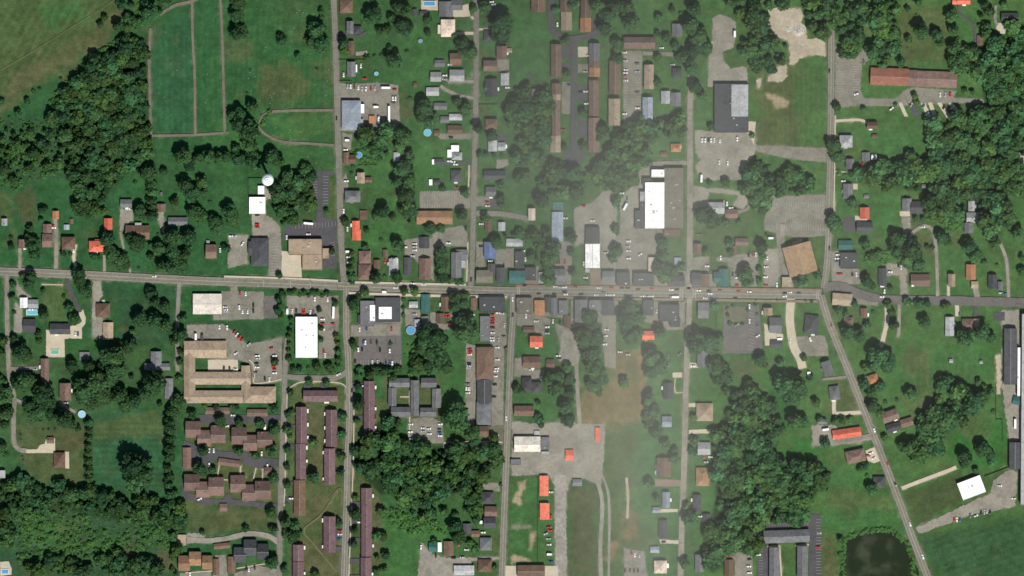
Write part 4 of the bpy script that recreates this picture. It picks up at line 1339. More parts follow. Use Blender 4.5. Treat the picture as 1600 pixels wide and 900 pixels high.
def road(name, k, wd, p, z, lift=0.0):
    q = smooth(p, 8)
    L, R = ribbon(q, wd, .03 if k in ('road', 'conc', 'brick') else .1)
    m = MB()
    v = []
    for a, c in zip(L, R):
        v += [at(*a, z), at(*c, z)]
    f = [(2 * i, 2 * i + 1, 2 * i + 3, 2 * i + 2) for i in range(len(q) - 1)]
    if (v[1] - v[0]).cross(v[2] - v[0]).z < 0:
        f = [tuple(reversed(t)) for t in f]
    m.add(v, f)
    if lift:
        n = len(q)
        for s in (0, 1):
            o = len(m.v)
            m.v += [(v[2 * i + s].x, v[2 * i + s].y, z - lift) for i in range(n)]
            for i in range(n - 1):
                m.f.append((2 * i + s, 2 * i + 2 + s, o + i + 1, o + i))
                m.m.append(0)
    o = m.obj(name, surf_mat(k))
    o["kind"] = "structure"
    return o


RL = [ln.split('|') for ln in ROAD.strip().splitlines()]
order = dict(path=0, ditch=0, fence_line=0, driveway=1, lane=2, road=3, sidewalk=4)
for nm, k, wd, p in sorted(RL, key=lambda r: (order[r[0]], float(r[2]))):
    zr += .0045
    if nm == 'fence_line':
        continue
    road('dirt_path' if k == 'earth' and nm == 'path' else nm, k, float(wd), pts(p), zr + (.12 if nm == 'sidewalk' else 0), .14 if nm == 'sidewalk' else 0)
zm = zr + .02
white_paint = noise_mat("road_paint", (.46, .45, .41), .8, ((.15, .2), (1.5, .25)))
yellow_paint = noise_mat("centre_paint", (.45, .4, .25), .8, ((.15, .2), (1.5, .25)))


def stripe(m, a, c, wd, z, mi=0):
    dx, dy = c[0] - a[0], c[1] - a[1]
    l = math.hypot(dx, dy) or 1
    nx, ny = -dy / l * wd / 2, dx / l * wd / 2
    v = [at(a[0] + nx, a[1] + ny, z), at(a[0] - nx, a[1] - ny, z), at(c[0] - nx, c[1] - ny, z), at(c[0] + nx, c[1] + ny, z)]
    f = (0, 1, 2, 3) if (v[1] - v[0]).cross(v[2] - v[0]).z > 0 else (3, 2, 1, 0)
    m.add(v, [f], mi)


def offset(p, d):
    return ribbon(p, 2 * d)[0]


wear_m = noise_mat("tyre_wear", (.155, .148, .122), .85, ((.03, .16), (.4, .2)))
mk = MB()
for nm, k, wd, p in RL:
    if nm != 'road' or float(wd) < 8 or k != 'road':
        continue
    q = smooth(pts(p), 6)
    wd = float(wd)
    for d in (-wd * .29, -wd * .14, wd * .14, wd * .29) if wd >= 10 else (-wd * .22, wd * .22):
        o = offset(q, d)
        for a, c in zip(o[:-1], o[1:]):
            stripe(mk, a, c, .8, zm - .008, 2)
    if wd >= 10:
        for d in (-.35, .35):
            o = offset(q, d)
            for a, c in zip(o[:-1], o[1:]):
                stripe(mk, a, c, .24, zm, 1)
        for d in (-wd / 2 + 1.1, wd / 2 - 1.1):
            o = offset(q, d)
            for a, c in zip(o[:-1], o[1:]):
                stripe(mk, a, c, .18, zm)
# zebra bars and stop lines at the crossings
for x in (1062.5, 1066, 1083, 1086.5):
    stripe(mk, (x, 451.5), (x, 466), .7, zm)
for y in (447, 450, 469, 472):
    stripe(mk, (1069, y), (1081, y), .6, zm)
for x in (809, 811.5):
    stripe(mk, (x, 447), (x, 461), .6, zm)
for x in (1276, 1279):
    stripe(mk, (x, 456), (x, 468), .6, zm)
for x, y in ((412, 443), (454, 444), (485, 446)):
    stripe(mk, (x, y - 5), (x, y + 5), .4, zm)
mo = mk.obj("road_markings", [white_paint, yellow_paint, wear_m])
mo["kind"] = "structure"
STALL = [(488, 284, 488, 318, 8, 8, 0), (505, 276, 505, 318, 9, 8, 0), (462, 350, 524, 346, 12, 0, 8), (516, 380, 516, 400, 5, 8, -2),
         (660, 299, 733, 298, 19, 0, 8), (660, 317, 733, 316, 19, 0, 8), (1210, 316, 1286, 314, 20, 0, 9), (1212, 334, 1288, 333, 20, 0, 9), (1214, 350, 1290, 352, 20, 0, 9),
         (455, 482, 497, 482, 11, 0, 8), (1309, 96, 1309, 150, 14, 9, 0), (1332, 100, 1332, 148, 12, 9, 0), (975, 84, 975, 190, 24, 7, 0), (995, 94, 995, 190, 22, 7, 0),
         (555, 562, 626, 562, 17, 0, 8), (1170, 482, 1170, 545, 12, 8, 3), (424, 372, 424, 430, 13, 10, 0), (1186, 858, 1186, 898, 9, 6, 0), (1198, 814, 1262, 812, 15, 0, 8),
         (1275, 812, 1275, 896, 18, 8, 0), (362, 396, 362, 412, 4, 8, -4), (680, 378, 728, 374, 12, 0, 6)]
zs = zm + .01
for x0, y0, x1, y1, n, dx, dy in STALL:
    m = MB()
    for i in range(n + 1):
        x, y = x0 + (x1 - x0) * i / n, y0 + (y1 - y0) * i / n
        stripe(m, (x, y), (x + dx, y + dy), .24, zs)
    o = m.obj("bay_markings", white_paint)
    o["kind"] = "structure"
# pond
pw = bpy.data.materials.new("pond_water")
nt, b = nodes(pw)
b.inputs["Base Color"].default_value = (.016, .02, .012, 1)
b.inputs["Roughness"].default_value = .1
b.inputs["Specular IOR Level"].default_value = .3
nz = nt.nodes.new("ShaderNodeTexNoise")
nz.inputs["Scale"].default_value = .05
nz.inputs["Detail"].default_value = 4
cr = nt.nodes.new("ShaderNodeMix")
cr.data_type = 'RGBA'
cr.inputs[6].default_value = (.012, .02, .007, 1)
cr.inputs[7].default_value = (.04, .05, .026, 1)
gg = nt.nodes.new("ShaderNodeNewGeometry")
nt.links.new(gg.outputs["Position"], nz.inputs["Vector"])
pm_ = nt.nodes.new("ShaderNodeMapRange")
pm_.inputs[1].default_value, pm_.inputs[2].default_value = .5, .68
nt.links.new(nz.outputs[0], pm_.inputs[0])
nt.links.new(pm_.outputs[0], cr.inputs[0])
nt.links.new(cr.outputs[2], b.inputs["Base Color"])
PONDP = [(1319, 844), (1338, 834), (1362, 829), (1384, 827), (1400, 834), (1416, 850), (1426, 872), (1429, 906), (1320, 906), (1318, 880)]
q = smooth(PONDP + [PONDP[0]], 6)[:-1]
w = [at(x + rnd.uniform(-.6, .6), y + rnd.uniform(-.6, .6), .03) for x, y in q]
tri = [t if (w[t[1]] - w[t[0]]).cross(w[t[2]] - w[t[0]]).z > 0 else t[::-1] for t in tessellate_polygon([w])]
po = mesh_obj("pond", w, [tuple(t) for t in tri], pw)
po["kind"] = "structure"

# ---------------------------------------------------------------- labels: which one it is, told from landmarks
LANDMARKS = []        # (x, y, name)
PENDING = []          # (object, x, y, look)
ORD = ['nearest', 'second nearest', 'third nearest', 'fourth nearest', 'fifth nearest', 'sixth nearest', 'seventh nearest', 'eighth nearest',
       'ninth nearest', 'tenth nearest', 'eleventh nearest', 'twelfth nearest', 'thirteenth nearest', 'fourteenth nearest']
DIRS = ['east', 'north-east', 'north', 'north-west', 'west', 'south-west', 'south', 'south-east']


def sector(lx, ly, x, y):
    return int(((math.degrees(math.atan2(ly - y, x - lx)) + 382.5) % 360) // 45)


def place_labels():
    by = {}
    for r in PENDING:
        by.setdefault(r[3], []).append(r)
    used = set()
    for look, rs in by.items():
        for o, x, y, _ in sorted(rs, key=lambda r: (r[2], r[1])):
            best = None
            near = sorted(LANDMARKS, key=lambda l: (l[0] - x) ** 2 + (l[1] - y) ** 2)[:14]
            for lx, ly, nm in near:
                d = math.hypot(lx - x, ly - y)
                if d < 4:
                    continue
                s = sector(lx, ly, x, y)
                closer = sum(1 for q in rs if q[0] is not o and sector(lx, ly, q[1], q[2]) == s and math.hypot(lx - q[1], ly - q[2]) <= d)
                lab = "%s%s %s of the %s" % ((ORD[closer] + ' ') if closer < len(ORD) else '', look, DIRS[s], nm)
                if closer >= len(ORD) or lab in used or len(lab.replace('-', ' ').split()) > 19 or len(lab.split()) > 16:
                    continue
                score = closer * 60 + d
                if best is None or score < best[0]:
                    best = (score, lab)
            lab = best[1] if best else "%s in the village" % look
            used.add(lab)
            o["label"] = lab


def later(o, x, y, look, cat, group=None):
    o["category"] = cat
    if group:
        o["group"] = group
    PENDING.append((o, x, y, look))


# ---------------------------------------------------------------- buildings
def hip_roof(w, d, ze, p):
    s = min(w, d) / 2
    h = s * p
    if w >= d:
        r = [(-(w - d) / 2 - .01, 0, ze + h), ((w - d) / 2 + .01, 0, ze + h)]
        f = [(4, 5, 9, 8), (6, 7, 8, 9), (5, 6, 9), (7, 4, 8)]
    else:
        r = [(0, -(d - w) / 2, ze + h), (0, (d - w) / 2, ze + h)]
        f = [(5, 6, 9, 8), (7, 4, 8, 9), (4, 5, 8), (6, 7, 9)]
    e = [(-w / 2, -d / 2), (w / 2, -d / 2), (w / 2, d / 2), (-w / 2, d / 2)]
    v = [(x, y, ze - .22) for x, y in e] + [(x, y, ze) for x, y in e] + r
    f += [(3, 2, 1, 0), (0, 1, 5, 4), (1, 2, 6, 5), (2, 3, 7, 6), (3, 0, 4, 7)]
    return v, f


def extrude(profile, length, along_x):
    """profile in (span, z), closed, extruded symmetrically along the ridge"""
    n = len(profile)
    v = []
    for s in (-1, 1):
        for a, z in profile:
            v.append((s * length / 2, a, z) if along_x else (a, s * length / 2, z))
    f = [(i, (i + 1) % n, n + (i + 1) % n, n + i) for i in range(n)]
    f += [tuple(range(n)), tuple(range(2 * n - 1, n - 1, -1))]
    return v, f


def fix(v, f):
    """consistent outward normals"""
    bm = bmesh.new()
    bv = [bm.verts.new(p) for p in v]
    for t in f:
        bm.faces.new([bv[i] for i in t])
    bmesh.ops.recalc_face_normals(bm, faces=bm.faces)
    bm.verts.index_update()
    out = [tuple(x.index for x in fc.verts) for fc in bm.faces]
    bm.free()
    return out


CATS = dict(H=('house', 'house', 3.4), G=('garage', 'garage', 2.8), S=('shed', 'shed', 2.3), T=('townhouse_row', 'terrace', 5.0), B=('commercial_building', 'building', 4.6))
SHAPE = dict(x='gabled', y='gabled', h='hip-roofed', f='flat-roofed')
vent_m = plain("vent_metal", (.5, .5, .5), .45, .6)
unit_m = noise_mat("rooftop_metal", (.42, .43, .44), .5, ((.5, .1), (3, .1)))
brick_m = noise_mat("chimney_brick", (.22, .1, .07), .9, ((1, .2), (5, .2)))
cap_m = noise_mat("ridge_metal", (.26, .235, .22), .6, ((.6, .15), (3, .1)))
porch_m = noise_mat("porch_white", (.74, .73, .7), .7, ((.5, .08), (3, .08)))
FOOT = []
for ln in BUILD.strip().splitlines():
    q = ln.split(';')
    kind, blocks, nm = q[0], q[1], (q[2] if len(q) > 2 else None)
    obname, cat, dz = CATS[kind]
    B = []
    for bi, s in enumerate(blocks.split('+')):
        t = s.split()
        bx, by, bw, bd = map(float, t[:4])
        typ, c = t[4], t[5]
        ang, ze, pitch = 0.0, dz + rnd.uniform(-.25, .35) + (rnd.choice((0, 0, 1.8)) if kind == 'H' and bi == 0 else 0), None
        for e in t[6:]:
            if e[0] == 'a':
                ang = math.radians(float(e[1:]))
            elif e[0] == 'z':
                ze = float(e[1:]) + .013 * bi
            elif e[0] == 'p':
                pitch = float(e[1:])
        if pitch is None:
            pitch = dict(H=30, G=22, S=20, T=31, B=16)[kind] + rnd.uniform(-3, 3)
        B.append((bx, by, bw * UNIT, bd * UNIT, typ, c, ang, ze, math.tan(math.radians(pitch))))
        FOOT.append((bx, by, bw, bd))
    bx, by = B[0][0], B[0][1]
    base = at(bx, by, B[0][7])
    base = Vector((base.x, base.y, 0))
    root = empty(obname, base)
    wi = rnd.randrange(6) if kind != 'B' else rnd.choice((1, 2, 2, 3, 5))
    wv = MB()
    first_roof = None
    for (x, y, w, d, typ, c, ang, ze, tp) in B:
        p = at(x, y, ze)
        lx, ly = p.x - base.x, p.y - base.y
        if typ == 'f':
            m = MB()
            e, ph, pw_ = .0, rnd.choice((.35, .5)) if kind == 'B' else .15, .35
            a, bq = w / 2, d / 2
            zt = ze + ph
            v = []
            for (ax, ay, z) in ((a, bq, ze - .4), (a, bq, zt), (a - pw_, bq - pw_, zt), (a - pw_, bq - pw_, ze)):
                v += [(-ax, -ay, z), (ax, -ay, z), (ax, ay, z), (-ax, ay, z)]
            f = []
            for r in range(3):
                for i in range(4):
                    j = (i + 1) % 4
                    f.append((4 * r + i, 4 * r + j, 4 * r + 4 + j, 4 * r + 4 + i))
            f += [(12, 13, 14, 15), (3, 2, 1, 0)]
            m.add(xf(v, lx, ly, ang), f)
            ro = m.obj("roof", roof_mat(c, True), root)
            wv.box(-a + .03, a - .03, -bq + .03, bq - .03, 0, ze - .41)
            k0 = len(wv.v) - 8
            wv.v[k0:] = xf(wv.v[k0:], lx, ly, ang)
            # plant on the roof
            area = w * d
            nu = 0 if kind != 'B' or area < 90 else min(6, 1 + int(area / 260))
            for i in range(nu):
                ux, uy = rnd.uniform(-a * .65, a * .65), rnd.uniform(-bq * .7, bq * .7)
                sz = rnd.uniform(.6, 1.25)
                mu = MB()
                mu.box(-sz, sz, -sz * .75, sz * .75, ze + .02, ze + .25, 0)
                mu.box(-sz * .92, sz * .92, -sz * .68, sz * .68, ze + .25, ze + 1.1, 0, .06, .06)
                mu.cyl(-sz * .4, 0, ze + 1.1, ze + 1.22, sz * .38, sz * .34, 12, 1)
                mu.cyl(sz * .4, 0, ze + 1.1, ze + 1.22, sz * .38, sz * .34, 12, 1)
                mu.v = xf([(px + ux, py + uy, pz) for px, py, pz in mu.v], lx, ly, ang)
                mu.obj("rooftop_unit", [unit_m, vent_m], ro)
        elif typ == 'h':
            v, f = hip_roof(w, d, ze, tp)
            ro = mesh_obj("roof", xf(v, lx, ly, ang), fix(v, f), roof_mat(c, False), root)
            o_ = .45
            wv.box(-w / 2 + o_, w / 2 - o_, -d / 2 + o_, d / 2 - o_, 0, ze - .21)
            k0 = len(wv.v) - 8
            wv.v[k0:] = xf(wv.v[k0:], lx, ly, ang)
            zr_ = ze + min(w, d) / 2 * tp
        else:
            along_x = typ == 'x'
            L, S = (w, d / 2) if along_x else (d, w / 2)
            zt = ze + S * tp
            prof = [(-S, ze), (0, zt), (S, ze), (S, ze - .22), (0, zt - .24), (-S, ze - .22)]
            v, f = extrude(prof, L, along_x)
            ro = mesh_obj("roof", xf(v, lx, ly, ang), fix(v, f), roof_mat(c, False), root)
            o_ = .4
            prof = [(-S + o_, 0), (-S + o_, ze - .25 + o_ * tp), (0, zt - .27), (S - o_, ze - .25 + o_ * tp), (S - o_, 0)]
            v, f = extrude(prof, L - 2 * o_, along_x)
            wv.add(xf(v, lx, ly, ang), fix(v, f))
            zr_ = zt
            if kind == 'T' or (kind == 'B' and L > 20):
                m = MB()
                h = .2
                v, f = extrude([(-h, zt - h * tp + .05), (0, zt + .05), (h, zt - h * tp + .05), (h, zt - h * tp), (-h, zt - h * tp)], L + .04, along_x)
                mesh_obj("ridge_cap", xf(v, lx, ly, ang), fix(v, f), cap_m, ro)
        if typ != 'f' and kind in 'HT' and (rnd.random() < .6 or kind == 'T'):
            n = 1 if kind == 'H' else max(1, int(max(w, d) / 12))
            for i in range(n):
                t = rnd.uniform(-.35, .35) if n == 1 else (i + .5) / n - .5
                cx, cy = (t * w, rnd.uniform(-.12, .12) * d) if (typ == 'x' or (typ == 'h' and w > d)) else (rnd.uniform(-.12, .12) * w, t * d)
                if typ == 'h':
                    cx, cy = cx * .6, cy * .6
                m = MB()
                m.box(cx - .38, cx + .38, cy - .38, cy + .38, ze - .1, zr_ + .55)
                m.box(cx - .46, cx + .46, cy - .46, cy + .46, zr_ + .55, zr_ + .68)
                m.v = xf(m.v, lx, ly, ang)
                m.obj("chimney", brick_m, ro)
        if first_roof is None:
            first_roof = ro
    wv.obj("wall", wall_mat(wi), root)
    (x, y, w, d, typ, c, ang, ze, tp) = B[0]
    if kind == 'T' and c == 'v':
        # white back porches along the green side
        side = 1 if x not in (518, 515) else -1
        if w > d:
            spots = [(-w * .3, -d / 2 - 1.1, 2.6, 1.1), (w * .17, -d / 2 - 1.1, 3.2, 1.1)]
        else:
            spots = [(side * (w / 2 + 1.0), t * d, 1.0, 2.4) for t in ((-.35, .0, .38) if d > 35 else (-.2, .3))]
        for sx, sy, hx, hy in spots:
            if rnd.random() < .4:
                continue
            hx, hy = hx * .8, hy * rnd.uniform(.6, .95)
            m = MB()
            m.box(sx - hx, sx + hx, sy - hy, sy + hy, 2.5, 2.62)
            for ex in (-1, 1):
                for ey in (-1, 1):
                    m.box(sx + ex * (hx - .1) - .06, sx + ex * (hx - .1) + .06, sy + ey * (hy - .1) - .06, sy + ey * (hy - .1) + .06, 0, 2.5)
            m.obj("porch", porch_m, root)
    elif kind == 'H' and typ != 'f' and rnd.random() < .5:
        m = MB()
        sx = rnd.choice((-1, 1))
        x0 = sx * w * .45 if typ == 'y' else rnd.uniform(-.25, .25) * w
        if typ == 'y':
            cxp, cyp, hx, hy = sx * (w / 2 + .8), rnd.uniform(-.2, .2) * d, .9, 1.9
        else:
            cxp, cyp, hx, hy = x0, -(d / 2 + .7), 1.9, .85
        m.box(cxp - hx, cxp + hx, cyp - hy, cyp + hy, 2.35, 2.5)
        for ex in (-1, 1):
            for ey in (-1, 1):
                m.box(cxp + ex * (hx - .15) - .07, cxp + ex * (hx - .15) + .07, cyp + ey * (hy - .15) - .07, cyp + ey * (hy - .15) + .07, 0, 2.35)
        m.v = xf(m.v, 0, 0, ang)
        m.obj("porch", porch_m if rnd.random() < .5 else roof_mat(c, False), root)
    if nm:
        tag(root, nm if len(nm.split()) >= 4 else nm + " in view", cat)
        LANDMARKS.append((bx, by, nm))
    else:
        size = 'long ' if max(w, d) > 2.1 * min(w, d) else ('small ' if kind == 'H' and w * d < 85 else '')
        later(root, bx, by, size + RNAME[c] + ' ' + SHAPE[typ] + ' ' + cat, cat)

# ---------------------------------------------------------------- water tower
steel = noise_mat("tower_white", (.8, .84, .85), .4, ((.3, .05), (2, .05)))
tp_ = at(418, 281, 38)
root = empty("water_tower", (tp_.x, tp_.y, 0))


def lathe(m, prof, n=40, mi=0):
    o = len(m.v)
    for r, z in prof:
        m.v += [(r * math.cos(2 * math.pi * i / n), r * math.sin(2 * math.pi * i / n), z) for i in range(n)]
    for k in range(len(prof) - 1):
        for i in range(n):
            m.f.append((o + k * n + i, o + k * n + (i + 1) % n, o + (k + 1) * n + (i + 1) % n, o + (k + 1) * n + i))
            m.m.append(mi)


m = MB()
R = 6.6
lathe(m, [(.02 + R * math.sin(math.pi * t / 16), 36 - R * .86 * math.cos(math.pi * t / 16)) for t in range(17)])
to = m.obj("tank", steel, root)
for pl in to.data.polygons:
    pl.use_smooth = True
m = MB()
lathe(m, [(4.2, 0), (3.2, 1.2), (2.0, 4), (1.6, 8), (1.55, 27), (2.0, 29.4), (3.2, 31.2)], 28)
m.obj("column", steel, root)
m = MB()
m.box(-.5, .5, -.5, .5, 41.6, 42.1)
m.box(-2.2, -1.3, -.6, .1, 41.2, 41.75)
m.obj("hatch", plain("hatch_grey", (.12, .12, .12), .6), root)
m = MB()
lathe(m, [(2.6, 41.3), (2.6, 42.2), (2.66, 42.2), (2.66, 41.3)], 28)
m.obj("railing", vent_m, root)
tag(root, "white water tower with round ball-shaped tank beside dark trees", "water tower")
LANDMARKS.append((418, 281, "white water tower"))
LANDMARKS.append((1372, 868, "dark pond"))
LANDMARKS.append((1250, 48, "pale rubble heap"))
LANDMARKS.append((302, 100, "cemetery lanes"))
LANDMARKS.append((541, 450, "main crossroads"))
LANDMARKS.append((896, 245, "dark turning circle"))
LANDMARKS.append((1290, 458, "road fork in the east"))
LANDMARKS.append((1248, 338, "empty striped parking lot"))
LANDMARKS.append((880, 820, "stony railway strip"))
LANDMARKS.append((1076, 458, "zebra crossing"))

# rubble heap on the sand
for (hx, hy, hr, hh, lab) in ((1232, 45, 9, 2.2, "pale crushed rubble heap on the sandy clearing"), (1247, 47, 13, 3.2, "largest grey-white rubble heap on the sandy clearing"), (1254, 69, 6, 1.6, "small white rubble heap on the sandy track")):
    m = MB()
    n = 26
    P = at(hx, hy, 0)
    g = {}
    for i in range(n + 1):
        for j in range(n + 1):
            u, v = i / n * 2 - 1, j / n * 2 - 1
            r = math.hypot(u, v)
            z = max(0, 1 - r ** 1.3) * hh * rnd.uniform(.35, 1.15) - .1
            g[i, j] = len(m.v)
            m.v.append((u * hr * UNIT + rnd.uniform(-.3, .3), v * hr * UNIT * .9 + rnd.uniform(-.3, .3), z))
    for i in range(n):
        for j in range(n):
            m.f.append((g[i, j], g[i + 1, j], g[i + 1, j + 1], g[i, j + 1]))
            m.m.append(0)
    o = m.obj("rubble_heap", noise_mat("rubble", (.5, .48, .43), .95, ((.3, .3), (2, .35))))
    o.location = P
    tag(o, lab, "rubble heap", "rubble heaps on the sand")

# ---------------------------------------------------------------- foliage
leaf = bpy.data.materials.new("leaves")
nt, b = nodes(leaf)
b.inputs["Roughness"].default_value = .75
b.inputs["Specular IOR Level"].default_value = .2
va = nt.nodes.new("ShaderNodeVertexColor")
va.layer_name = "tint"
oi = nt.nodes.new("ShaderNodeObjectInfo")
mr = nt.nodes.new("ShaderNodeMapRange")
mr.inputs[3].default_value, mr.inputs[4].default_value = .65, 1.3
nt.links.new(oi.outputs["Random"], mr.inputs[0])
mxc = nt.nodes.new("ShaderNodeMix")
mxc.data_type = 'RGBA'
mxc.inputs[6].default_value = (.025, .078, .029, 1)
mxc.inputs[7].default_value = (.042, .098, .03, 1)
ml = nt.nodes.new("ShaderNodeMath")
ml.operation = 'FRACT'
m7 = nt.nodes.new("ShaderNodeMath")
m7.operation = 'MULTIPLY'
m7.inputs[1].default_value = 7.13
nt.links.new(oi.outputs["Random"], m7.inputs[0])
nt.links.new(m7.outputs[0], ml.inputs[0])
nt.links.new(ml.outputs[0], mxc.inputs[0])
vm = nt.nodes.new("ShaderNodeVectorMath")
vm.operation = 'MULTIPLY'
nt.links.new(va.outputs[0], vm.inputs[0])
nt.links.new(mxc.outputs[2], vm.inputs[1])
vs2 = nt.nodes.new("ShaderNodeVectorMath")
vs2.operation = 'SCALE'
nt.links.new(vm.outputs[0], vs2.inputs[0])
nt.links.new(mr.outputs[0], vs2.inputs["Scale"])
gl = nt.nodes.new("ShaderNodeNewGeometry")        # leaf colour scaled by position: darker in the west, lighter in the east
sx_ = nt.nodes.new("ShaderNodeSeparateXYZ")
nt.links.new(gl.outputs["Position"], sx_.inputs[0])
mp = nt.nodes.new("ShaderNodeMapRange")
mp.inputs[1].default_value, mp.inputs[2].default_value, mp.inputs[3].default_value, mp.inputs[4].default_value = -480, 250, .8, 1.12
nt.links.new(sx_.outputs[0], mp.inputs[0])
vs3 = nt.nodes.new("ShaderNodeVectorMath")
vs3.operation = 'SCALE'
nt.links.new(vs2.outputs[0], vs3.inputs[0])
nt.links.new(mp.outputs[0], vs3.inputs["Scale"])
nt.links.new(vs3.outputs[0], b.inputs["Base Color"])
bark = noise_mat("bark", (.07, .05, .035), .95, ((1, .2), (6, .3)))


def crown_arrays(seed, nl, nleaf, ls, conifer=False, dense=True):
    """unit crown (radius 1, base at z .35): leaf quads over several lobes plus inner lobes. -> verts (n,3), quads (m,4), tint per vert"""
    r = np.random.RandomState(seed)
    lobes = []
    if conifer:
        for k in range(6):
            t = k / 5
            lobes.append((r.uniform(-.06, .06), r.uniform(-.06, .06), .5 + 1.9 * t, .98 * (1 - t) ** .8 + .1))
    else:
        lobes.append((r.uniform(-.08, .08), r.uniform(-.08, .08), 1.15, .62))
        for k in range(nl):
            a = 2 * math.pi * (k + r.uniform(-.35, .35)) / nl
            q = r.uniform(.42, .66)
            lobes.append((q * math.cos(a), q * math.sin(a), r.uniform(.75, 1.2), r.uniform(.3, .46)))
        for k in range(max(2, nl // 2)):
            a = r.uniform(0, 2 * math.pi)
            q = r.uniform(.1, .35)
            lobes.append((q * math.cos(a), q * math.sin(a), r.uniform(1.3, 1.6), r.uniform(.25, .38)))
    Lb = np.array(lobes)
    V, Q, T = [], [], []
    wts = Lb[:, 3] ** 2
    pick = r.choice(len(Lb), nleaf, p=wts / wts.sum())
    lt = r.uniform(.8, 1.22, len(Lb))
    for k in pick:
        c = Lb[k]
        u = r.uniform(-.35 if not conifer else -.1, 1)
        a = r.uniform(0, 2 * math.pi)
        s = math.sqrt(max(0, 1 - u * u))
        dirv = np.array((s * math.cos(a), s * math.sin(a), u))
        p = c[:3] + dirv * c[3] * r.uniform(.78, 1.12) * np.array((1, 1, .85))
        nrm = dirv * .8 + r.normal(size=3) * .45 + np.array((0, 0, .25))
        nrm /= np.linalg.norm(nrm)
        t1 = np.cross(nrm, r.normal(size=3))
        t1 /= np.linalg.norm(t1) + 1e-9
        t2 = np.cross(nrm, t1)
        sz = ls * r.uniform(.6, 1.3)
        o = len(V)
        for e, (sa, sb) in enumerate(((-1, -1), (1, -1), (1, 1), (-1, 1))):
            V.append(p + t1 * sa * sz * r.uniform(.6, 1.1) + t2 * sb * sz * r.uniform(.6, 1.1) - nrm * sz * .15 * (e % 2))
        Q.append((o, o + 1, o + 2, o + 3))
        tv = lt[k] * r.uniform(.85, 1.17)
        T += [tv] * 4
    if dense:
        for c, l in zip(Lb, lt):
            o = len(V)
            n, rings = 8, 4
            for i in range(rings + 1):
                ph = math.pi * i / rings
                for j in range(n):
                    a = 2 * math.pi * j / n
                    rr = c[3] * .84 * r.uniform(.9, 1.06)
                    V.append(c[:3] + np.array((rr * math.sin(ph) * math.cos(a), rr * math.sin(ph) * math.sin(a), rr * .85 * math.cos(ph))))
            T += [l] * ((rings + 1) * n)
            for i in range(rings):
                for j in range(n):
                    Q.append((o + i * n + j, o + (i + 1) * n + j, o + (i + 1) * n + (j + 1) % n, o + i * n + (j + 1) % n))
    return np.array(V), np.array(Q), np.array(T)


def array_mesh(name, V, Q, C, mat):
    me = bpy.data.meshes.new(name)
    me.vertices.add(len(V))
    me.vertices.foreach_set("co", np.ascontiguousarray(V, np.float32).ravel())
    me.loops.add(len(Q) * 4)
    me.loops.foreach_set("vertex_index", np.ascontiguousarray(Q, np.int32).ravel())
    me.polygons.add(len(Q))
    me.polygons.foreach_set("loop_start", np.arange(0, len(Q) * 4, 4, dtype=np.int32))
    ca = me.color_attributes.new("tint", 'FLOAT_COLOR', 'POINT')
    c4 = np.ones((len(V), 4), np.float32)
    c4[:, :3] = C
    ca.data.foreach_set("color", c4.ravel())
    me.materials.append(mat)
    me.update()
    me.validate()
    return me


CROWN = []
for i in range(8):
    V_, Q_, T_ = crown_arrays(100 + i, 6 + i % 4, 620, .105)
    CROWN.append(array_mesh("crown", V_, Q_, T_[:, None].repeat(3, 1), leaf))
CONE = []
for i in range(3):
    V_, Q_, T_ = crown_arrays(300 + i, 6, 520, .1, conifer=True)
    CONE.append(array_mesh("crown", V_, Q_, (T_[:, None] * np.array((.8, .85, .95))), leaf))
m = MB()
lathe(m, [(.075, 0), (.055, .1), (.045, .5), (.03, .85)], 8)
for a in (0.4, 2.4, 4.5):
    c, s = math.cos(a), math.sin(a)
    m.add([(.03 * -s, .03 * c, .5), (.03 * s, -.03 * c, .5), (.38 * c, .38 * s, .95), (0, 0, .56)], [(0, 1, 2), (1, 3, 2), (3, 0, 2)])
tr0 = m.obj("trunk", bark)
TRUNK = tr0.data
bpy.data.objects.remove(tr0)

# satellites' trees: biggest 300 stand alone, the rest go to the woodland
allt = []
for s in TREE.replace('\n', '').strip().split(','):
    s = s.strip()
    if not s:
        continue
    t = s.split()
    con = t[2].endswith('c')
    allt.append((float(t[0]), float(t[1]), float(t[2].rstrip('c')), con))
shrubs = [t for t in allt if t[2] < 4.6]
trees = sorted([t for t in allt if t[2] >= 4.6], key=lambda t: -t[2])
singles, rest = trees[:300], trees[300:]
print("TREES", len(allt), "shrubs", len(shrubs), "trees", len(trees), "cut radius", singles[-1][2])
for (x, y, r, con) in singles:
    rm = r * UNIT * 1.1
    hs = rnd.uniform(.95, 1.3) * (1.05 if con else (1.1 if rm < 7 else .95))
    p = at(x, y, rm * hs * 1.1)
    root = empty("conifer" if con else "tree", (p.x, p.y, 0), rnd.uniform(0, 6.28))
    root.scale = (rm, rm * rnd.uniform(.92, 1.08), rm * hs)
    o = bpy.data.objects.new("crown", rnd.choice(CONE if con else CROWN))
    o.parent = root
    COL.objects.link(o)
    o = bpy.data.objects.new("trunk", TRUNK)
    o.parent = root
    COL.objects.link(o)
    sz = 'conical dark conifer' if con else ('very broad tree' if r >= 15 else 'broad tree' if r >= 11 else 'round tree' if r >= 8 else 'small round tree')
    later(root, x, y, sz, 'conifer' if con else 'tree', 'trees standing alone or in small clumps')
SH = []
for i in range(4):
    V_, Q_, T_ = crown_arrays(500 + i, 5, 160, .16)
    V_[:, 2] -= .45
    SH.append(array_mesh("shrub", V_, Q_, T_[:, None].repeat(3, 1), leaf))
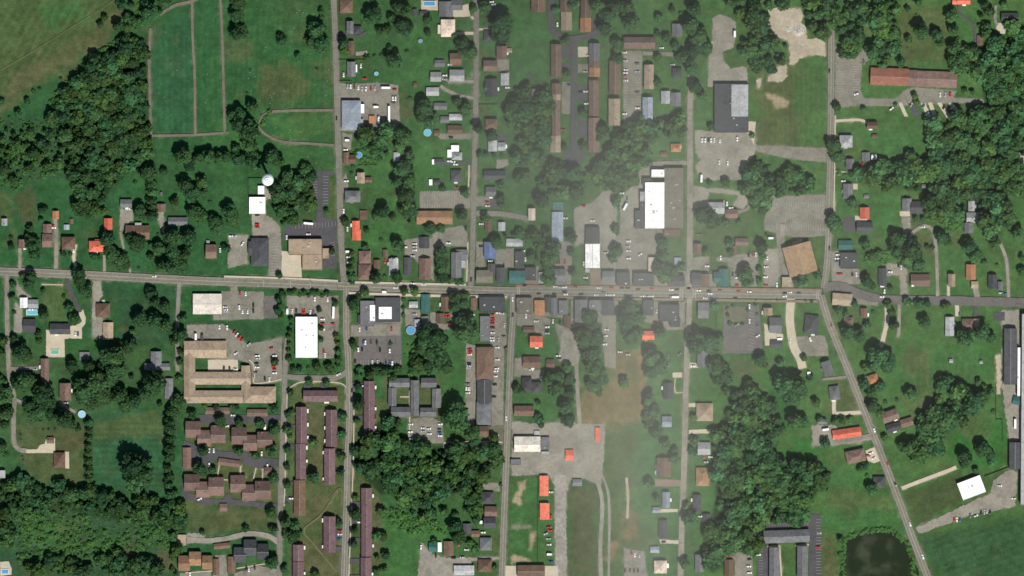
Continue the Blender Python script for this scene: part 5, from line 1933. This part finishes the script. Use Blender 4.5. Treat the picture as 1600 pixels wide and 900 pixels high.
for (x, y, r, con) in shrubs:
    p = at(x, y, 1)
    o = bpy.data.objects.new("shrub", rnd.choice(SH))
    COL.objects.link(o)
    o.location = (p.x, p.y, 0)
    o.rotation_euler = (0, 0, rnd.uniform(0, 6.28))
    o.scale = (r * UNIT, r * UNIT, r * UNIT * .8)
    later(o, x, y, 'tiny dark shrub' if r < 3 else 'low round shrub', 'shrub', 'garden shrubs')

# the woods, one mass
LOW = [crown_arrays(700 + i, 6, 230, .16) for i in range(6)]
LOWC = [crown_arrays(800 + i, 6, 160, .16, conifer=True) for i in range(2)]
BUSH = [crown_arrays(900 + i, 4, 60, .26, dense=False) for i in range(4)]


def mass(name, items, pool, mat):
    Vs, Qs, Cs = [], [], []
    o = 0
    for (x, y, r, h, con, tint) in items:
        V_, Q_, T_ = pool[rnd.randrange(len(pool))] if not con else LOWC[rnd.randrange(2)]
        a = rnd.uniform(0, 6.28)
        c, s = math.cos(a), math.sin(a)
        p = at(x, y, h * .55)
        W = np.empty_like(V_)
        W[:, 0] = (V_[:, 0] * c - V_[:, 1] * s) * r + p.x
        W[:, 1] = (V_[:, 0] * s + V_[:, 1] * c) * r + p.y
        W[:, 2] = V_[:, 2] * h * .55
        Vs.append(W)
        Qs.append(Q_ + o)
        Cs.append(T_[:, None] * np.array(tint))
        o += len(V_)
    ob = bpy.data.objects.new(name, array_mesh(name, np.vstack(Vs), np.vstack(Qs), np.vstack(Cs), mat))
    COL.objects.link(ob)
    ob["kind"] = "stuff"
    return ob


def tint():
    k = rnd.uniform(.6, 1.15) if rnd.random() < .88 else rnd.uniform(1.15, 1.5)
    h = rnd.random()
    return (k * (.8 + .55 * h), k * (1.02 + .04 * h), k * (1.2 - .45 * h))


def inside(x, y, P):
    n = len(P)
    r = False
    for i in range(n):
        a, c = P[i], P[(i + 1) % n]
        if (a[1] > y) != (c[1] > y) and x < (c[0] - a[0]) * (y - a[1]) / (c[1] - a[1]) + a[0]:
            r = not r
    return r


def on_building(x, y, r):
    return any(abs(x - bx) < bw / 2 + r * .35 and abs(y - by) < bd / 2 + r * .35 for bx, by, bw, bd in FOOT)


items = []
for ln in WOOD.strip().splitlines():
    p, sp, mr_ = ln.split(';')
    P, sp, mr_ = pts(p), float(sp), float(mr_)
    xs, ys = [q[0] for q in P], [q[1] for q in P]
    y = min(ys)
    row = 0
    while y <= max(ys):
        x = min(xs) + (sp / 2 if row % 2 else 0)
        while x <= max(xs):
            jx, jy = x + rnd.uniform(-.42, .42) * sp, y + rnd.uniform(-.42, .42) * sp
            if inside(jx, jy, P) and not on_building(jx, jy, mr_):
                r = mr_ * UNIT * rnd.choice((.42, .55, .7, .85, 1.0, 1.2, 1.5, 1.75))
                if rnd.random() > .06:
                    items.append((jx, jy, r, r * 1.25 + rnd.uniform(1.0, 6.5), False, tint()))
            x += sp
        y += sp * .87
        row += 1
for (x, y, r, con) in rest:
    rm = r * UNIT
    items.append((x, y, rm, rm * 1.6 + 1, con, tint()))
wood_m = leaf.copy()
wood_m.name = "woodland_leaves"
mass("woods", items, LOW, wood_m)
print("WOODS", len(items))
items = []
for ln in SCRUB.strip().splitlines():
    p, n, r = ln.split(';')
    P = pts(p)
    xs, ys = [q[0] for q in P], [q[1] for q in P]
    k = 0
    while k < int(n) * 1.15:
        x, y = rnd.uniform(min(xs), max(xs)), rnd.uniform(min(ys), max(ys))
        if inside(x, y, P):
            k += 1
            rr = float(r) * UNIT * rnd.choice((.5, .6, .8, 1, 1.3, 2.2))
            t = tint()
            items.append((x, y, rr, rr * 1.05, False, (t[0] * .35 + 1.1, t[1] * .35 + 1.15, t[2] * .35 + .8)))
for a, c in zip(PONDP, PONDP[1:] + PONDP[:1]):
    for i in range(int(math.hypot(c[0] - a[0], c[1] - a[1]) * .9)):
        t = rnd.random()
        rr = rnd.choice((.8, 1.1, 1.5, 2.4))
        items.append((a[0] + (c[0] - a[0]) * t + rnd.uniform(-3, 3), a[1] + (c[1] - a[1]) * t + rnd.uniform(-3, 3), rr, rr, False, (1.3, 1.35, 1.0)))
mass("undergrowth", items, BUSH, wood_m)

# ---------------------------------------------------------------- vehicles
CCOL = dict(w=((.82, .82, .8), 'white'), s=((.45, .46, .47), 'silver'), g=((.16, .165, .17), 'grey'), k=((.02, .02, .022), 'black'), r=((.5, .03, .02), 'red'), b=((.04, .09, .25), 'blue'), n=((.16, .08, .045), 'brown'))
glass = plain("car_glass", (.012, .014, .017), .08)
tyre = plain("tyre_rubber", (.02, .02, .02), .9)
lamp_m = plain("headlamp_glass", (.7, .7, .68), .2)


def car_mesh(c, kind):
    col, nm = CCOL[c]
    m = MB()
    L, W = (4.8, 1.86) if kind else (4.5, 1.78)
    z0, z1, z2 = .28, .92 if kind else .8, 1.72 if kind else 1.42
    # body with a sloping bonnet
    prof = [(-L / 2, z0 + .1), (-L / 2 + .05, z1 - .08), (-L / 2 + .35, z1), (L * .12, z1 + .04), (L / 2 - .25, z1 - .1), (L / 2, z1 - .28), (L / 2 - .02, z0 + .1), (L / 2 - .3, z0), (-L / 2 + .25, z0)]
    v = []
    for s, ins in ((-1, 0), (1, 0)):
        v += [(x, s * (W / 2 - (.06 if z > .6 else 0)), z) for x, z in prof]
    n = len(prof)
    f = [(i, (i + 1) % n, n + (i + 1) % n, n + i) for i in range(n)] + [tuple(range(n)), tuple(range(2 * n - 1, n - 1, -1))]
    m.add(v, fix(v, f), 0)
    # cabin: glass flanks, painted roof
    xb0, xb1 = (-L * .45, L * .2) if kind else (-L * .36, L * .2)
    xt0, xt1 = (xb0 + .22, xb1 - .75) if kind else (xb0 + .6, xb1 - .8)
    a, t = W / 2 - .09, W / 2 - .3
    v = [(xb0, -a, z1), (xb1, -a, z1), (xb1, a, z1), (xb0, a, z1), (xt0, -t, z2), (xt1, -t, z2), (xt1, t, z2), (xt0, t, z2)]
    m.add(v, [(0, 1, 5, 4), (1, 2, 6, 5), (2, 3, 7, 6), (3, 0, 4, 7)], 1)
    m.add([(x, y, z + .01) for x, y, z in v[4:]], [(0, 1, 2, 3)], 0)
    for x in (-L * .31, L * .31):
        for s in (-1, 1):
            o = len(m.v)
            k = 10
            for q in (0, 1):
                m.v += [(x + .33 * math.cos(6.283 * i / k), s * (W / 2 - .22 + .24 * q), .33 + .33 * math.sin(6.283 * i / k)) for i in range(k)]
            fs = [(o + i, o + (i + 1) % k, o + k + (i + 1) % k, o + k + i) for i in range(k)] + [tuple(range(o + k, o + 2 * k))]
            m.f += fs
            m.m += [2] * len(fs)
    for s in (-1, 1):
        m.box(L / 2 - .08, L / 2 + .01, s * .62 - .18, s * .62 + .18, z1 - .34, z1 - .2, 3)
    o = m.obj("car", [plain("car_paint_" + nm, col, .28, .0, .6), glass, tyre, lamp_m])
    me = o.data
    bpy.data.objects.remove(o)
    return me


CM = {}
cars = []
for s in CAR.replace('\n', '').strip().split(','):
    t = s.split()
    if len(t) >= 3:
        cars.append((float(t[0]), float(t[1]), t[2], 0.0 if len(t) < 4 else (90.0 if t[3] == 'v' else float(t[3]))))
# the 300 that show clearest are things of their own, the rest one mass
cars.sort(key=lambda c: ("wrbnsgk".index(c[2]), c[1], c[0]))
CV, CF, CMI, CMATS = [], [], [], []
for i, (x, y, c, ang) in enumerate(cars):
    k = (c, rnd.random() < .45)
    if k not in CM:
        CM[k] = car_mesh(*k)
    p = at(x, y, 1.2)
    th = math.radians(ang + rnd.uniform(-3, 3) + rnd.choice((0, 180)))
    if i < 300:
        o = bpy.data.objects.new("car", CM[k])
        COL.objects.link(o)
        o.location = (p.x, p.y, zm + .005)
        o.rotation_euler = (0, 0, th)
        o.scale = (1.06, 1.06, 1)
        later(o, x, y, CCOL[c][1] + ' car', 'car', 'parked and passing cars')
    else:
        M = Matrix.Translation((p.x, p.y, zm + .005)) @ Matrix.Rotation(th, 4, 'Z') @ Matrix.Diagonal((1.06, 1.06, 1, 1))
        n0 = len(CV)
        me = CM[k]
        CV += [tuple(M @ v.co) for v in me.vertices]
        for pl in me.polygons:
            CF.append(tuple(n0 + q for q in pl.vertices))
            mt = me.materials[pl.material_index]
            if mt not in CMATS:
                CMATS.append(mt)
            CMI.append(CMATS.index(mt))
o = mesh_obj("parked_cars", CV, CF, CMATS, None, CMI)
o["kind"] = "stuff"
print("CARS", len(cars))

for s in TRUCK.strip().split(','):
    x, y, kd, ang, ln_ = s.split()
    x, y, L = float(x), float(y), float(ln_) * UNIT
    p = at(x, y, 2)
    nmv, cat, look = dict(t=('trailer', 'trailer', 'long white box trailer'), b=('van', 'van', 'white box van'), u=('bus', 'bus', 'white and blue bus'), k=('van', 'van', 'dark box van'))[kd]
    root = empty(nmv, (p.x, p.y, zm + .005), math.radians(float(ang)))
    pm = plain("van_dark", (.04, .04, .045), .4, 0, .3) if kd == 'k' else plain("trailer_white", (.82, .82, .81), .4, 0, .2)
    W, H = 2.4, 3.4 if kd == 't' else 2.8
    m = MB()
    x0 = -L / 2
    x1 = L / 2 - (0 if kd in 'tu' else 1.7)
    m.box(x0, x1, -W / 2, W / 2, .75, H, 0, .05, .05)
    m.obj("body", pm, root)
    m = MB()
    for yy in (-1, 1):
        for xx in ((x0 + .8, x0 + 1.9, x1 - 1.2) if L > 9 else (x0 + .9, L / 2 - 1.0)):
            o = len(m.v)
            k = 12
            for q in (0, 1):
                m.v += [(xx + .48 * math.cos(6.283 * i / k), yy * (W / 2 - .3 + .28 * q), .48 + .48 * math.sin(6.283 * i / k)) for i in range(k)]
            fs = [(o + i, o + (i + 1) % k, o + k + (i + 1) % k, o + k + i) for i in range(k)] + [tuple(range(o + k, o + 2 * k))]
            m.f += fs
            m.m += [0] * len(fs)
    m.box(x0 + .2, L / 2 - .2, -.5, .5, .45, .8)
    m.obj("chassis", tyre, root)
    if kd not in 'tu':
        m = MB()
        m.box(x1 + .05, L / 2, -W / 2 + .1, W / 2 - .1, .5, 1.25, 0, .02, .02)
        m.add([(x1 + .05, -1.05, 1.25), (L / 2 - .1, -1.05, 1.25), (L / 2 - .1, 1.05, 1.25), (x1 + .05, 1.05, 1.25), (x1 + .05, -.9, 2.1), (L / 2 - .8, -.9, 2.1), (L / 2 - .8, .9, 2.1), (x1 + .05, .9, 2.1)],
              [(4, 5, 6, 7), (0, 1, 5, 4), (2, 3, 7, 6)], 0)
        m.add([(L / 2 - .1, -1.05, 1.25), (L / 2 - .1, 1.05, 1.25), (L / 2 - .8, .9, 2.1), (L / 2 - .8, -.9, 2.1)], [(0, 1, 2, 3)], 1)
        m.obj("cab", [pm, glass], root)
    if kd == 'u':
        m = MB()
        m.box(x0 + .4, x1 - .4, -W / 2 - .02, W / 2 + .02, 1.5, 2.2)
        m.obj("window_band", glass, root)
        m = MB()
        m.box(x0 + .1, x0 + L * .2, -W / 2 + .08, W / 2 - .08, H + .0, H + .03)
        m.obj("roof_panel", plain("bus_blue", (.06, .2, .42), .4), root)
    later(root, x, y, look, cat, 'trucks, vans and trailers')

# ---------------------------------------------------------------- pools, fences, poles, stones
WAT = dict(blue=(.09, .27, .48), cyan=(.11, .42, .54), green=(.13, .36, .24), pale=(.3, .52, .66), court=(.03, .14, .12))
rim_m = noise_mat("pool_rim", (.62, .62, .58), .6, ((.5, .1), (3, .1)))
for s in POOL.strip().split(','):
    x, y, sh, a, c_, colr = s.split()
    x, y, a, c_ = float(x), float(y), float(a) * UNIT, float(c_) * UNIT
    if colr == 'court':
        p = at(x, y, .02)
        root = empty("sports_court", (p.x, p.y, zm))
        m = MB()
        m.box(-a / 2, a / 2, -c_ / 2, c_ / 2, 0, .04)
        m.obj("surface", noise_mat("court_green", WAT['court'], .7, ((.3, .2), (2, .15))), root)
        m = MB()
        for xx in (-a * .32, 0, a * .32):
            m.box(xx - .08, xx + .08, -c_ * .4, c_ * .4, .045, .05)
        for yy in (-c_ * .4, c_ * .4):
            m.box(-a * .32 - .08, a * .32 + .08, yy - .08, yy + .08, .051, .056)
        m.obj("line_marking", white_paint, root)
        m = MB()
        for xx, yy in ((-1, -1), (-1, 1), (1, -1), (1, 1)):
            m.box(xx * a / 2 - .05, xx * a / 2 + .05, yy * c_ / 2 - .05, yy * c_ / 2 + .05, 0, 2.4)
        for yy in (-1, 1):
            m.box(-a / 2, a / 2, yy * c_ / 2 - .03, yy * c_ / 2 + .03, 2.3, 2.4)
        m.obj("fence_frame", vent_m, root)
        later(root, x, y, 'dark teal fenced sports court', 'sports court')
        continue
    wm = plain("pool_water_" + colr, WAT[colr], .12)
    p = at(x, y, .8)
    root = empty("swimming_pool", (p.x, p.y, zm))
    if sh == 'c':
        m = MB()
        lathe(m, [(a, 0), (a, 1.1), (a - .25, 1.1), (a - .25, .9)], 28)
        m.obj("rim", rim_m, root)
        m = MB()
        m.cyl(0, 0, .3, .95, a - .25, a - .25, 28)
        m.obj("water", wm, root)
        later(root, x, y, 'round %s garden pool' % colr, 'pool')
    else:
        m = MB()
        t = .6
        for (x0, x1, y0, y1) in ((-a / 2, a / 2, c_ / 2 - t, c_ / 2), (-a / 2, a / 2, -c_ / 2, -c_ / 2 + t), (-a / 2, -a / 2 + t, -c_ / 2 + t, c_ / 2 - t), (a / 2 - t, a / 2, -c_ / 2 + t, c_ / 2 - t)):
            m.box(x0, x1, y0, y1, 0, .12)
        m.obj("rim", rim_m, root)
        m = MB()
        m.box(-a / 2 + t, a / 2 - t, -c_ / 2 + t, c_ / 2 - t, 0, .05)
        m.obj("water", wm, root)
        later(root, x, y, 'rectangular %s garden pool' % colr, 'pool')

fm = noise_mat("fence_wood", (.05, .042, .035), .9, ((1, .2), (4, .2)))
for ln in FENCE.strip().splitlines():
    seg, lab = ln.split(';')
    segs = [list(map(float, q.split())) for q in seg.split('|')]
    P0 = at(segs[0][0], segs[0][1], 0)
    root = empty("fence", P0)
    H = 1.7
    pan = MB()
    npost = 0
    for x0, y0, x1, y1 in segs:
        A, C = at(x0, y0, 0) - P0, at(x1, y1, 0) - P0
        L = (C - A).length
        u = (C - A) / L
        nrm = Vector((-u.y, u.x, 0)) * .05
        k = max(1, int(L / 5))
        for z0, z1 in ((.15, .6), (.68, 1.1), (1.18, 1.6)):
            v = [A - nrm, C - nrm, C + nrm, A + nrm]
            pan.add([(q.x, q.y, z0) for q in v] + [(q.x, q.y, z1) for q in v], [(3, 2, 1, 0), (4, 5, 6, 7), (0, 1, 5, 4), (1, 2, 6, 5), (2, 3, 7, 6), (3, 0, 4, 7)])
        for i in range(k + 1):
            q = A + u * L * i / k
            if npost < 24:
                m = MB()
                m.box(q.x - .08, q.x + .08, q.y - .08, q.y + .08, 0, H + .1)
                m.obj("post", fm, root)
                npost += 1
    pan.obj("board_panel", fm, root)
    tag(root, lab, "fence")

wood = noise_mat("pole_wood", (.09, .07, .05), .95, ((1, .2), (6, .2)))
for s in POLE.strip().split(','):
    x, y = map(float, s.split())
    p = at(x, y, 0)
    root = empty("utility_pole", (p.x, p.y, 0), rnd.uniform(-.1, .1))
    m = MB()
    m.cyl(0, 0, 0, 10.5, .19, .13, 10)
    m.obj("pole", wood, root)
    m = MB()
    m.box(-.08, .08, -1.2, 1.2, 9.5, 9.68)
    m.obj("crossarm", wood, root)
    later(root, x, y, 'wooden utility pole', 'utility pole', 'utility poles along the streets')

stone = noise_mat("headstone_granite", (.42, .42, .4), .7, ((2, .2), (8, .2)))
SM = None
for i in range(46):
    if i < 32:
        x, y = rnd.uniform(356, 516), rnd.uniform(10, 165)
    elif i < 40:
        x, y = rnd.uniform(430, 515), rnd.uniform(182, 260)
    else:
        x, y = rnd.uniform(245, 340), rnd.uniform(30, 200)
    if SM is None:
        m = MB()
        m.box(-.55, .55, -.25, .25, 0, .2)
        m.box(-.45, .45, -.12, .12, .2, .85, 0, .02, .01)
        m.box(-.3, .3, -.1, .1, .85, 1.0, 0, .12, .01)
        o = m.obj("headstone", stone)
        SM = o.data
    else:
        o = bpy.data.objects.new("headstone", SM)
        COL.objects.link(o)
    p = at(x, y, 0)
    o.location = (p.x, p.y, 0)
    o.rotation_euler = (0, 0, rnd.uniform(-.1, .1) + (1.57 if rnd.random() < .3 else 0))
    o.scale = (1.0, 1.0, 1.1)
    tag(o, "small pale headstone standing on the cemetery grass", "headstone", "headstones on the cemetery grass")

place_labels()

# ---------------------------------------------------------------- thin low cloud drifting over the town: real air with its own thickness
RHO = 0.0042
HZ = 330.0
HAZE = [(1000, 330, 125, 190, 0.0, .25), (1012, 600, 80, 180, 0.0, .20), (1000, 790, 75, 150, 0.0, .34), (700, 250, 160, 220, 0.0, .05), (880, 230, 140, 170, 0.0, .10), (960, 500, 130, 330, 0.0, .06), (790, 180, 80, 160, 0.0, .06),
        (1180, 430, 150, 110, 0.0, .10), (1000, 60, 130, 120, 0.0, .06), (1350, 420, 260, 320, 0.0, .11), (1240, 60, 60, 80, 0.0, .06)]
hs_ = 12.0
hx = np.arange(-120, 1720 + hs_, hs_)
hy = np.arange(-120, 1020 + hs_, hs_)
HX, HY = np.meshgrid(hx, hy)
tau = np.zeros_like(HX)
for cx, cy, sx, sy, a, t in HAZE:
    tau += t * np.exp(-.5 * (((HX - cx) / sx) ** 2 + ((HY - cy) / sy) ** 2))
tau *= .8
tau *= .7 + .6 * vnoise(HX + 200, HY + 200, 160, 21)
edge = np.minimum(np.minimum(HX + 120, 1720 - HX), np.minimum(HY + 120, 1020 - HY))
tau = np.maximum(0, tau - .006) ** 1.25 * .85 * np.clip(edge / 60, 0, 1)
Tm = tau / RHO
Tm[Tm < .6] = 0
ny_, nx_ = HX.shape
top, bot, F = [], [], []
for j in range(ny_):
    for i in range(nx_):
        p = at(HX[j, i], HY[j, i], HZ)
        top.append((p.x, p.y, HZ + Tm[j, i] * .6))
        bot.append((p.x, p.y, HZ - Tm[j, i] * .4))
N = nx_ * ny_
for j in range(ny_ - 1):
    for i in range(nx_ - 1):
        q = (j * nx_ + i, j * nx_ + i + 1, (j + 1) * nx_ + i + 1, (j + 1) * nx_ + i)
        for t in ((q[2], q[1], q[0]), (q[0], q[3], q[2])):
            if max(Tm.flat[k] for k in t) > 0:
                F.append(t)
                F.append(tuple(k + N for k in reversed(t)))
me = bpy.data.meshes.new("haze")
me.from_pydata(top + bot, [], F)
bm = bmesh.new()
bm.from_mesh(me)
bmesh.ops.delete(bm, geom=[v for v in bm.verts if not v.link_faces], context='VERTS')
bm.to_mesh(me)
bm.free()
hm = bpy.data.materials.new("cloud_haze")
hm.use_nodes = True
ht = hm.node_tree
ht.nodes.remove(ht.nodes["Principled BSDF"])
pv = ht.nodes.new("ShaderNodeVolumePrincipled")
pv.inputs["Color"].default_value = (1.0, .98, .9, 1)
pv.inputs["Density"].default_value = RHO
pv.inputs["Anisotropy"].default_value = 0.0
ht.links.new(pv.outputs[0], ht.nodes["Material Output"].inputs["Volume"])
me.materials.append(hm)
ho = bpy.data.objects.new("haze", me)
COL.objects.link(ho)
ho["kind"] = "stuff"
